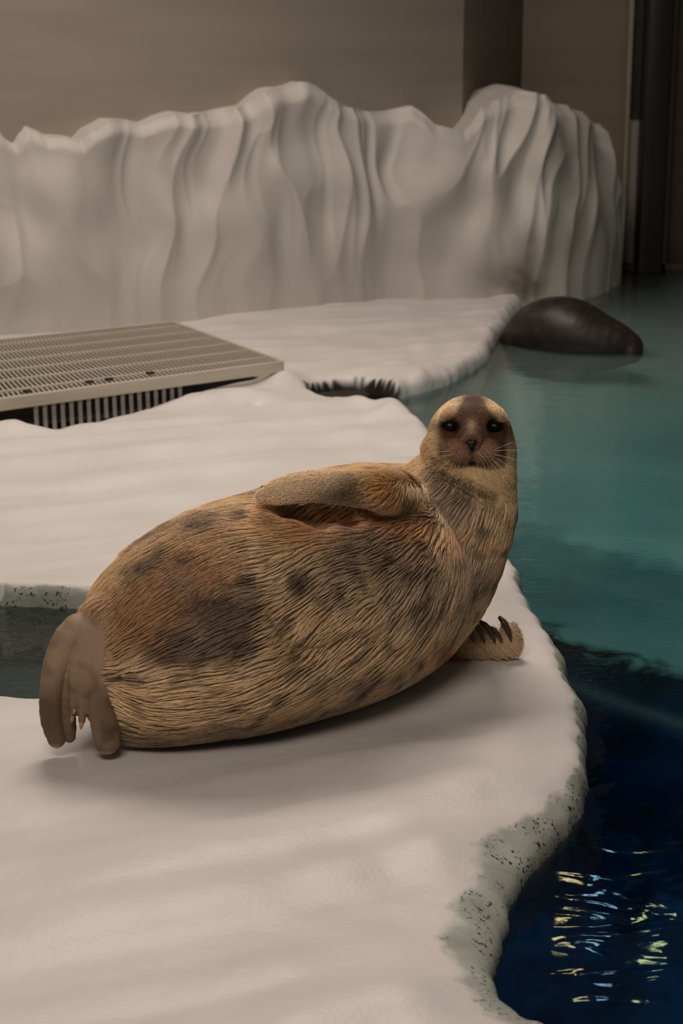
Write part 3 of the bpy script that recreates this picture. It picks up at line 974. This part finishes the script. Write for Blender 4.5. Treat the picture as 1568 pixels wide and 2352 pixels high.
TAN = lin(220, 196, 160); TAN2 = lin(236, 214, 182); GREY = lin(168, 152, 136); DARK = lin(98, 84, 74); BRN = lin(172, 134, 100); RED = lin(220, 170, 124); BLK = lin(30, 23, 19)
def coat(P):
    u, v, g, hindm, ffu, ffl, headm = region(P)
    x, y, z = P.T
    n1 = noise3(x * 9, y * 9, z * 9); n2 = noise3(x * 22 + 5, y * 22, z * 22); n3 = noise3(x * 45, y * 45 + 3, z * 45)
    C = TAN + (TAN2 - TAN) * smooth(-0.4, 0.5, n1)[:, None]
    mix = lambda C, c, m: C + (c - C) * np.clip(m, 0, 1)[:, None]
    # rusty flush of hip and upper flank
    hip = g(430, 1330, 170, 110, -0.5) + 0.8 * g(340, 1420, 120, 80)
    C = mix(C, BRN, 0.9 * smooth(0.05, 0.9, hip + 0.25 * n1 + 0.15 * n2))
    C = mix(C, RED, 0.7 * (g(930, 1215, 130, 40, 0.1) + g(720, 1215, 120, 35, 0.05) + 0.7 * g(880, 1130, 45, 30) + 0.5 * g(1020, 1480, 40, 40)))
    C = mix(C, GREY, 0.58 * smooth(0.0, 0.6, n1 * 0.8 + g(960, 1320, 150, 120) * 0.6 + g(830, 1290, 130, 70) * 0.5))
    # dark belly patch and bands
    dk = g(520, 1430, 130, 75, 0.5) + 0.7 * g(590, 1370, 70, 60) + 0.8 * g(460, 1500, 90, 40) + 0.7 * g(340, 1300, 90, 30, -0.7) + 0.5 * g(540, 1180, 110, 22, -0.25) + 0.5 * g(380, 1480, 60, 50)
    C = mix(C, DARK, 0.85 * smooth(0.25, 0.9, dk * (0.75 + 0.5 * smooth(-0.3, 0.4, n2)) + 0.12 * n3))
    # spots
    spots = 0
    for cu, cv, ru, rv, s in ((960, 1310, 62, 24, .9), (840, 1268, 60, 22, .7), (780, 1270, 30, 16, .5), (1090, 1250, 36, 18, .6), (700, 1350, 40, 25, .5), (900, 1420, 70, 14, .5), (1000, 1390, 36, 20, .4),
                              (370, 1290, 26, 16, .9), (430, 1282, 24, 16, .9), (310, 1300, 26, 14, .8), (480, 1205, 40, 18, .6), (560, 1240, 26, 14, .4), (760, 1242, 16, 10, .6), (1060, 1320, 30, 18, .4),
                              (890, 1545, 130, 26, .8), (700, 1640, 110, 22, .45), (1120, 1130, 30, 14, .4), (1130, 1200, 24, 12, .4), (820, 1440, 50, 12, .4), (640, 1500, 50, 14, .4)):
        spots = spots + s * g(cu, cv, ru, rv, -0.15)
    sc_ = smooth(0.12, 0.5, n2) * 0.75 * smooth(0.1, -0.3, hip - 0.4) + smooth(0.2, 0.5, n1) * 0.35
    C = mix(C, DARK * 1.25, np.clip(0.9 * spots * (0.75 + 0.6 * n2), 0, 0.9) + 0.75 * sc_ * (1 - headm))
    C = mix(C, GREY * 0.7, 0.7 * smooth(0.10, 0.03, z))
    # fore flippers
    C = mix(C, lin(244, 224, 194), 0.97 * ffu * smooth(900, 780, u))
    C = mix(C, lin(120, 100, 80), 0.85 * ffu * (g(815, 1130, 50, 34) + 0.6 * g(760, 1140, 60, 22)))
    C = mix(C, lin(222, 172, 104), 0.75 * g(872, 1118, 36, 24))
    C = mix(C, lin(226, 200, 164), 0.95 * ffl)
    C = mix(C, lin(150, 92, 48), 0.8 * g(1040, 1495, 22, 40))
    # hind flipper: smooth grey brown, dark towards the tips, pale edge
    hc = lin(186, 162, 138) * np.ones((len(P), 1))
    hc = mix(hc, lin(112, 92, 74), smooth(1500, 1640, v) * (0.7 + 0.5 * n1) + 0.35 * smooth(0, .5, n2))
    tip = np.maximum(smooth(1722, 1732, v) * (u > 205), smooth(1708, 1718, v) * (u < 150))
    hc = mix(hc, lin(225, 186, 132), tip)
    hc = mix(hc, lin(122, 114, 108), smooth(272, 282, u) * smooth(1540, 1580, v))
    C = mix(C, hc, hindm)
    # head: dark mask, pale brow and cheek
    hm = headm
    face = g(1090, 1003, 80, 60) + 0.6 * g(1086, 932, 32, 40) + 0.5 * g(1084, 1048, 48, 24)
    C = mix(C, lin(244, 222, 184), hm)
    C = mix(C, lin(132, 102, 82), hm * smooth(0.34, 0.56, face + 0.12 * n2))
    C = mix(C, lin(104, 84, 70), hm * 0.85 * (g(1088, 915, 40, 20) + 0.8 * g(1086, 945, 22, 18) + g(1172, 985, 14, 50) + 0.8 * g(1000, 926, 20, 14)))
    C = mix(C, lin(84, 54, 38), hm * 0.9 * np.clip(1.2 * g(1034, 988, 40, 27) + 1.2 * g(1138, 990, 34, 27), 0, 1))
    C = mix(C, BLK, hm * smooth(0.42, 0.75, g(1036, 980, 32, 21, 0.1) + g(1136, 981, 30, 21, -0.1)))
    C = mix(C, lin(250, 228, 192), hm * np.clip(1.3 * g(1022, 938, 26, 13, -0.55) + 1.3 * g(1146, 941, 24, 12, 0.6) + 0.5 * g(1083, 980, 10, 14), 0, 1))
    C = mix(C, lin(204, 170, 140), hm * 0.8 * np.clip(g(1052, 1040, 30, 20) + g(1116, 1040, 30, 20), 0, 1))
    C = mix(C, lin(84, 62, 48), hm * 0.8 * np.clip(g(1016, 1040, 8, 22) + g(1150, 1040, 8, 22) + 0.8 * g(1056, 1064, 20, 8) + 0.8 * g(1114, 1064, 20, 8) + 0.8 * g(1084, 1048, 9, 14), 0, 1))
    dots = smooth(0.25, 0.7, np.cos(u * 0.62 + v * 0.2) * np.cos(v * 0.75))
    C = mix(C, lin(70, 50, 38), hm * 0.7 * dots * np.clip(g(1054, 1045, 30, 20) + g(1114, 1045, 30, 20), 0, 1))
    C = mix(C, BLK, hm * smooth(0.4, 0.8, g(1085, 1064, 13, 9) + g(1083, 1018, 15, 7) + 0.8 * g(1084, 1030, 5, 10)))
    C = mix(C, lin(246, 220, 176), hm * 0.9 * smooth(1072, 1082, v))
    C = mix(C, BLK, 0.9 * g(552, 1503, 12, 10) + 0.95 * g(287, 1557, 18, 9, 0.3))
    for (u0_, v0_), (u1_, v1_) in zip(FOLD[:-1], FOLD[1:]):
        tt = np.clip(((u - u0_) * (u1_ - u0_) + (v - v0_) * (v1_ - v0_)) / ((u1_ - u0_) ** 2 + (v1_ - v0_) ** 2), 0, 1)
        ds = np.hypot(u - u0_ - tt * (u1_ - u0_), v - v0_ - tt * (v1_ - v0_))
        C = mix(C, BLK, 0.45 * np.exp(-(ds / 7.0) ** 2))  # shade in the chin fold painted into the coat
    return np.clip(C * np.array([0.95, 0.92, 0.88]), 0.003, 1)

M = Mat('seal_skin')
ac = M.n('ShaderNodeAttribute', _attribute_name='coat')
M.l(ac, 'Color', M.b, 'Base Color')
M.b.inputs['Roughness'].default_value = 0.55
M.b.inputs['Specular IOR Level'].default_value = 0.3
tc = M.n('ShaderNodeTexCoord')
nz = M.n('ShaderNodeTexNoise', Scale=120.0, Detail=3.0)
M.l(tc, 'Object', nz, 'Vector')
bp = M.n('ShaderNodeBump', Strength=0.25, Distance=0.003)
M.l(nz, 'Fac', bp, 'Height'); M.l(bp, 'Normal', M.b, 'Normal')
SKIN = M.m
M = Mat('seal_fur')
ac = M.n('ShaderNodeAttribute', _attribute_name='coat')
hi = M.n('ShaderNodeHairInfo')
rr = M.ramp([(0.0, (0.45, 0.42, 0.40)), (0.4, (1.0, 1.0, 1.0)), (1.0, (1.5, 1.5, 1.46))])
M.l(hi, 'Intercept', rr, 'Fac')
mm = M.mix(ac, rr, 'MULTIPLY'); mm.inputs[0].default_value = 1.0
M.t.links.new(mm.outputs[2], M.b.inputs['Base Color'])
M.b.inputs['Roughness'].default_value = 0.45
M.b.inputs['Specular IOR Level'].default_value = 0.35
FUR = M.m

seal = empty('seal', (float(spine[3][0]), float(spine[3][1]), 0))
tag(seal, 'spotted tan seal lying on its side on the ice shelf, looking ahead', 'seal')
def under(o):
    """parent a mesh given in world coordinates to the seal without moving it"""
    o.parent = seal
    o.matrix_parent_inverse = Matrix.Translation(-Vector(seal.location))
    return o
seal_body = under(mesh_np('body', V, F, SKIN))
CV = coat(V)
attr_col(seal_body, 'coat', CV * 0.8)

# ---- fur: strands gathered into wet locks, combed from head to tail
rng = np.random.RandomState(11)
tri = np.concatenate([F[:, [0, 1, 2]], F[:, [0, 2, 3]]])
e1, e2 = V[tri[:, 1]] - V[tri[:, 0]], V[tri[:, 2]] - V[tri[:, 0]]
ar = 0.5 * np.linalg.norm(np.cross(e1, e2), axis=1)
cen = V[tri].mean(1)
facing = ((CAM - cen) * NRM[tri[:, 0]]).sum(1) / np.linalg.norm(CAM - cen, axis=1)
cu_, cv_ = to_px(cen)
headd = smooth(1110, 1080, cv_) * smooth(960, 990, cu_)
wgt = ar * (0.45 + 0.55 * smooth(-0.35, 0.0, facing)) * (1 + 2.2 * headd) * (cen[:, 2] > 0.008)
wgt *= (1 - 0.6 * smooth(0.004, 0.0, HIND(cen))) * (1 - 0.5 * smooth(0.004, 0.0, FFL(cen)))
NST = 250000
pick = rng.choice(len(tri), NST, p=wgt / wgt.sum())
r1, r2 = rng.rand(2, NST)
sq = np.sqrt(r1)
bw = np.stack([1 - sq, sq * (1 - r2), sq * r2], 1)
R = (V[tri[pick]] * bw[:, :, None]).sum(1)
N = (NRM[tri[pick]] * bw[:, :, None]).sum(1); N /= np.linalg.norm(N, axis=1)[:, None]
u, v, g, hindm, ffu, ffl, headm = region(R)
# comb direction: lies from head to tail, turning over chest, belly and hip
COMB = [(1060, 1160, 52), (1140, 1180, 74), (1000, 1150, 40), (1130, 1300, 70), (1040, 1240, 48), (960, 1280, 32), (900, 1200, 30), (1050, 1400, 55), (980, 1450, 35), (820, 1330, 28), (780, 1220, 28), (900, 1500, 22), (760, 1450, 24),
        (650, 1250, 30), (650, 1550, 13), (560, 1200, 28), (480, 1300, 38), (380, 1300, 45), (500, 1450, 25), (430, 1560, 10), (340, 1500, 25), (330, 1590, -5), (320, 1660, -28), (450, 1660, -4), (600, 1640, 6), (800, 1570, 16), (300, 1380, 50)]
du = np.zeros(len(R)); dv = np.zeros(len(R))
for cu, cv, an in COMB:
    wgt_ = 1.0 / ((u - cu) ** 2 + (v - cv) ** 2 + 900.0) ** 1.5
    du -= wgt_ * math.cos(math.radians(an)); dv += wgt_ * math.sin(math.radians(an))
wig = 0.22 * noise3(R[:, 0] * 22, R[:, 1] * 22, R[:, 2] * 22) + 0.25 * noise3(R[:, 0] * 7, R[:, 1] * 7, R[:, 2] * 7)
ang = np.arctan2(dv, du) + wig
W = np.cos(ang)[:, None] * np.array([1.0, 0, 0]) - np.sin(ang)[:, None] * UPV
W = W - (W * N).sum(1)[:, None] * N
W /= np.maximum(np.linalg.norm(W, axis=1)[:, None], 1e-6)
def set_dir(mask, d):
    d = np.asarray(d, float)
    if d.ndim == 1: d = np.broadcast_to(d, W.shape)
    q = d - (d * N).sum(1)[:, None] * N
    q = q / np.maximum(np.linalg.norm(q, axis=1)[:, None], 1e-6)
    W[:] = W * (1 - mask)[:, None] + q * mask[:, None]
set_dir(ffu, np.array([-1, 0, -0.1]))
set_dir(ffl, np.array([0.5, 0, -0.4]))
set_dir(hindm, np.array([-0.25, -0.1, -1]))
nose = pm + np.array([0, 0, 0.05])
dface = R - nose
set_dir(np.clip(headm, 0, 1), dface / np.linalg.norm(dface, axis=1)[:, None])
W /= np.maximum(np.linalg.norm(W, axis=1)[:, None], 1e-6)
LAT = np.cross(N, W)
# wet locks: every strand leans towards the axis of the lock it belongs to (nearest seed, measured long and narrow)
NSEED = 8500
seeds = rng.choice(NST, NSEED, replace=False)
cell = 0.045
ck = np.floor(R / cell).astype(int); ck -= ck.min(0) - 1
dims = ck.max(0) + 2
cid = (ck[:, 0] * dims[1] + ck[:, 1]) * dims[2] + ck[:, 2]
scid = cid[seeds]
sorder = np.argsort(scid); scs = scid[sorder]
order = np.argsort(cid); cs = cid[order]
lat_off = np.zeros(NST); alo = np.zeros(NST); lidx = np.zeros(NST, int)
starts = np.flatnonzero(np.r_[True, cs[1:] != cs[:-1]]); ends = np.r_[starts[1:], NST]
for a0, a1 in zip(starts, ends):
    idx_ = order[a0:a1]
    c0 = cs[a0]
    cand = []
    for dx in (-1, 0, 1):
        for dy in (-1, 0, 1):
            base_ = c0 + (dx * dims[1] + dy) * dims[2]
            l_, h_ = np.searchsorted(scs, base_ - 1), np.searchsorted(scs, base_ + 2)
            cand.append(seeds[sorder[l_:h_]])
    cand = np.concatenate(cand)
    if len(cand) == 0:
        continue
    dd = R[idx_][:, None, :] - R[cand][None, :, :]
    al = (dd * W[cand][None]).sum(2); la = (dd * LAT[cand][None]).sum(2); nn = (dd * N[cand][None]).sum(2)
    q = (al / 0.030) ** 2 + (la / 0.0050) ** 2 + (nn / 0.03) ** 2
    k_ = q.argmin(1); rr_ = np.arange(len(idx_))
    lat_off[idx_] = la[rr_, k_]; alo[idx_] = al[rr_, k_]; lidx[idx_] = cand[k_]
frac = np.clip(lat_off / 0.0100, -0.8, 0.8)
lid = np.mod(np.sin(lidx * 12.9898) * 43758.5453, 1.0)
lock = (1 - hindm) * (1 - ffu) * (1 - headm) * (1 - 0.3 * ffl)
lock *= 1 - 0.7 * np.clip(g(430, 1330, 170, 110, -0.5) + 0.5 * g(540, 1410, 80, 70), 0, 1)
LEN = 0.007 + 0.022 * lock + 0.004 * (1 - headm) * (1 - hindm) * (1 - ffu)
LEN *= 0.8 + 0.5 * rng.rand(NST)
LEN *= (1 - 0.55 * hindm) * (1 - 0.7 * ffl)
LEN *= 1 - 0.85 * np.clip(g(1085, 1064, 13, 10) + headm * (g(1035, 980, 16, 12) + g(1137, 981, 16, 12)), 0, 1)
fd = np.min([np.linalg.norm(R - (fold[i] * (1 - t_) + fold[i + 1] * t_), axis=1) for i in range(len(fold) - 1) for t_ in (0, 0.33, 0.67)], 0)
LEN *= 0.2 + 0.8 * smooth(0.014, 0.034, fd)
pull = -frac * 0.0100 * lock * 0.9
sway = (lid - 0.5) * 0.008 * lock + rng.randn(NST) * 0.0008
NP = 5
s = np.linspace(0, 1, NP)
lift = 0.0022 + 0.0034 * lock * np.clip(1 - (2 * frac) ** 2, -0.3, 1) + 0.0012 * rng.rand(NST)
lift = lift * (1 - 0.5 * hindm)
PT = (R[:, None, :] - N[:, None, :] * 0.001
      + W[:, None, :] * (LEN[:, None] * s[None, :])[:, :, None]
      + LAT[:, None, :] * (pull[:, None] * (s ** 0.8)[None, :] + sway[:, None] * (s ** 2)[None, :])[:, :, None]
      + N[:, None, :] * (lift[:, None] * np.sin(np.minimum(s * 2.0, 1.9))[None, :] * 1.15)[:, :, None])
# keep strands outside the body
flat = PT.reshape(-1, 3)
cd = coat(R)
jit_c = 0.82 + 0.36 * rng.rand(NST)
gap = (1 - 0.25 * lock * smooth(0.30, 0.55, np.abs(frac))) * (0.9 + 0.2 * lid)  # strands between locks tinted darker for the shade of the gaps
cd = cd * (jit_c * gap)[:, None]
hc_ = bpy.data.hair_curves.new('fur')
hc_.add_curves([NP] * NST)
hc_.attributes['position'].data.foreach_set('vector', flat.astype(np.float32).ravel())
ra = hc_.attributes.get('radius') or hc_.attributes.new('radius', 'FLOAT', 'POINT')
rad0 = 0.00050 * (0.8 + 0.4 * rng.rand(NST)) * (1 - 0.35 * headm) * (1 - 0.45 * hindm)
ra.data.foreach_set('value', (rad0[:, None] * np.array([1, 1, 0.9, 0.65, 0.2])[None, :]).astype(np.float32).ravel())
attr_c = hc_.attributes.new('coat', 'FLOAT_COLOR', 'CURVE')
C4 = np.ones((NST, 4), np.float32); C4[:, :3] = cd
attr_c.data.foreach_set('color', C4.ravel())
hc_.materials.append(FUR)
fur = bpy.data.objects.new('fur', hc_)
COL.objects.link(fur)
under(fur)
fur['kind'] = 'stuff'

# ---- eyes, nose, whiskers, claws
def uv_ball(name, c, r, mat, scale=(1, 1, 1), rot=None):
    bm = bmesh.new()
    bmesh.ops.create_uvsphere(bm, u_segments=28, v_segments=18, radius=r)
    for q in bm.verts:
        q.co = Vector((q.co.x * scale[0], q.co.y * scale[1], q.co.z * scale[2]))
    if rot is not None: bmesh.ops.rotate(bm, verts=bm.verts, matrix=rot, cent=(0, 0, 0))
    bmesh.ops.translate(bm, verts=bm.verts, vec=Vector(c))
    me = bpy.data.meshes.new(name); bm.to_mesh(me); bm.free()
    for f in me.polygons: f.use_smooth = True
    me.materials.append(mat)
    return under(link(bpy.data.objects.new(name, me)))
EYE = plain('eye_gloss', (0.006, 0.005, 0.005), 0.3, 0.2, 30)
EYE.node_tree.nodes['Principled BSDF'].inputs['Specular IOR Level'].default_value = 0.2
NOSE = plain('nose_skin', (0.018, 0.015, 0.014), 0.4, 0.3, 150, 0.3)
for p in pe:
    q = B.hit(*[float(t_[0]) for t_ in to_px(p[None])])[0]
    e = uv_ball('eye', q + np.array([0, 0.0105, 0]), 0.0225, EYE, (1.1, 1, 0.88)); e['label'] = 'glossy black eye'
qn = B.hit(1083, 1018)[0]
bm = bmesh.new()
bmesh.ops.create_uvsphere(bm, u_segments=20, v_segments=14, radius=1.0)
for q in bm.verts:          # heart-shaped pad, narrowing downwards
    t_ = q.co.z
    notch = 0.25 * math.exp(-(q.co.x / 0.3) ** 2) * max(t_, 0)
    q.co = Vector((q.co.x * 0.0155 * (0.62 + 0.38 * t_), q.co.y * 0.007, (t_ - notch) * 0.0105)) + Vector(qn + np.array([0, 0.002, -0.001]))
me = bpy.data.meshes.new('nose'); bm.to_mesh(me); bm.free()
for f in me.polygons: f.use_smooth = True
me.materials.append(NOSE)
e = under(link(bpy.data.objects.new('nose', me))); e['label'] = 'small dark nose'

def tube(name, pts, rs, mat, seg=6):
    pts = np.asarray(pts, float)
    n = len(pts)
    T = np.gradient(pts, axis=0); T /= np.linalg.norm(T, axis=1)[:, None]
    VV = []
    for i in range(n):
        a = np.cross(T[i], [0.13, 0.21, 0.97]); a /= np.linalg.norm(a)
        b = np.cross(T[i], a)
        for k in range(seg):
            an = 2 * math.pi * k / seg
            VV.append(pts[i] + rs[i] * (a * math.cos(an) + b * math.sin(an)))
    FF = []
    for i in range(n - 1):
        for k in range(seg):
            FF.append((i * seg + k, i * seg + (k + 1) % seg, (i + 1) * seg + (k + 1) % seg, (i + 1) * seg + k))
    VV.append(pts[-1] + T[-1] * rs[-1]); VV.append(pts[0])
    FF = np.array(FF)
    o = mesh_np(name, VV, FF, mat)
    return under(o)
WHISK = plain('whisker', (0.62, 0.54, 0.40), 0.35, 0.1, 50)
wroots = [(1130, 1036), (1133, 1043), (1136, 1050), (1128, 1052), (1131, 1058), (1121, 1057), (1118, 1062), (1110, 1060), (1107, 1066), (1113, 1067), (1125, 1064), (1134, 1033),
          (1036, 1036), (1034, 1044), (1038, 1052), (1044, 1057), (1048, 1062), (1056, 1060), (1062, 1066), (1052, 1067), (1067, 1062), (1041, 1046)]
wtips = [(1214, 1036), (1247, 1082), (1240, 1134), (1202, 1132), (1180, 1108), (1164, 1112), (1136, 1125), (1118, 1128), (1095, 1130), (1110, 1150), (1150, 1140), (1180, 1015),
         (930, 1054), (975, 1066), (995, 1092), (1010, 1118), (1022, 1130), (1040, 1140), (1076, 1130), (1060, 1140), (1072, 1118), (985, 1050)]
wr = B.hit([p[0] for p in wroots], [p[1] for p in wroots])
for k, (p, t_) in enumerate(zip(wr, wtips)):
    yk = p[1] - 0.035 if k not in (0, 1, 2, 11, 12) else p[1] - 0.01
    q = at_y(t_[0], t_[1], yk)
    L = np.linalg.norm(q - p)
    mid = (p + q) / 2 + np.array([0, -0.02, 0.10 * L])
    sx_ = np.linspace(0, 1, 9)[:, None]
    pts = (1 - sx_) ** 2 * p + 2 * sx_ * (1 - sx_) * mid + sx_ ** 2 * q
    tube('whisker', pts, np.linspace(0.00055, 0.00022, 9), WHISK, 4)
CLAW = plain('claw_horn', (0.055, 0.042, 0.032), 0.35, 0.3, 60)
CLAW2 = plain('claw_pale', (0.42, 0.30, 0.16), 0.4, 0.2, 60)
# long dark claws of the lower fore flipper
for (pp, r0) in ((((1062, 1428), (1072, 1438), (1083, 1458), (1090, 1480)), 5.5), (((1077, 1427), (1092, 1436), (1106, 1456), (1113, 1480)), 6), (((1101, 1427), (1116, 1437), (1130, 1456), (1137, 1478)), 6.5),
                 (((1124, 1440), (1136, 1448), (1147, 1462), (1152, 1478)), 5), (((1147, 1418), (1157, 1430), (1167, 1450), (1174, 1474)), 7.5)):
    pts = [at_y(a, b, yl - 0.022 + 0.016 * (i == 0) + 0.006 * (i == 3)) for i, (a, b) in enumerate(pp)]
    rs4 = np.concatenate([np.array(pts), (np.array([0.7, 1.0, 0.9, 0.3]) * r0 * 0.00105)[:, None]], 1)
    rs4, _ = resample(rs4, 12)
    o = tube('claw', rs4[:, :3], rs4[:, 3], CLAW, 8); o['label'] = 'long dark claw'
# small claws of the upper fore flipper and the hind flipper
for (a, b, c, d, yy, r0, mat) in ((604, 1127, 594, 1130, yf + 0.02, 4, CLAW), (614, 1117, 598, 1119, yf + 0.045, 4, CLAW), (600, 1136, 588, 1136, yf + 0.0, 4, CLAW),
                                 (167, 1644, 164, 1661, yt - 0.088, 4.5, CLAW2), (188, 1658, 185, 1676, yt - 0.09, 5, CLAW2), (172, 1628, 169, 1640, yt - 0.094, 4, CLAW2)):
    p, q = at_y(a, b, yy), at_y(c, d, yy - 0.004)
    pts = np.array([p + (q - p) * t_ for t_ in np.linspace(0, 1, 6)])
    tube('claw', pts, np.array([1, 1.05, 1, 0.85, 0.6, 0.25]) * r0 * 0.00105, mat, 8)

# ---- second seal resting in the water by the rear shelf
Q = SDF()
yq = at_z(1330, 800, WATER_Z)[1]
def q3(u, v, dy, r): return PX(u, v, yq + dy, r)
pts = [(1140, 825, 0.45, 20), (1190, 798, 0.35, 46), (1240, 770, 0.22, 72), (1298, 766, 0.12, 80), (1362, 786, 0.05, 66), (1410, 792, 0.0, 48), (1440, 800, -0.03, 36)]
Q.chain([q3(*p)[0] for p in pts], [q3(*p)[1] for p in pts], 0.03)
Q.chain([q3(1445, 800, -0.04, 30)[0], q3(1452, 812, -0.08, 20)[0]], [q3(1445, 800, -0.04, 30)[1], q3(1452, 812, -0.08, 20)[1]], 0.02)   # head, under the surface
for sgn in (-1, 1):
    Q.chain([q3(1360, 815, 0.05 + 0.08 * sgn, 20)[0], q3(1330, 840, 0.16 + 0.13 * sgn, 10)[0]], [0.05, 0.02], 0.02)                   # fore flippers
    Q.chain([q3(1115, 800, 0.45, 20)[0], q3(1075, 815, 0.5 + 0.06 * sgn, 10)[0]], [0.04, 0.018], 0.02)                              # hind flippers
D2, lo2 = Q.grid(0.014)
V2, F2 = surface_nets(D2, lo2, 0.014)
V2, F2 = subdivide(V2, Q.project(V2, 1) is not None and F2)
V2 = Q.project(V2, 2)
seal2 = empty('seal', tuple(q3(1290, 758, 0.12, 80)[0]))
tag(seal2, 'dark seal floating half submerged beside the rear ice shelf', 'seal')
M = Mat('dark_seal_coat')
tc = M.n('ShaderNodeTexCoord')
nz = M.n('ShaderNodeTexNoise', Scale=14.0, Detail=4.0)
M.l(tc, 'Object', nz, 'Vector')
r = M.ramp([(0.35, (0.008, 0.006, 0.005)), (0.62, (0.024, 0.017, 0.013)), (0.75, (0.05, 0.036, 0.028))])
M.l(nz, 'Fac', r, 'Fac'); M.l(r, 'Color', M.b, 'Base Color')
M.b.inputs['Roughness'].default_value = 0.45
o = mesh_np('body', V2, F2, M.m)
o.parent = seal2
o.matrix_parent_inverse = Matrix.Translation(-Vector(seal2.location))
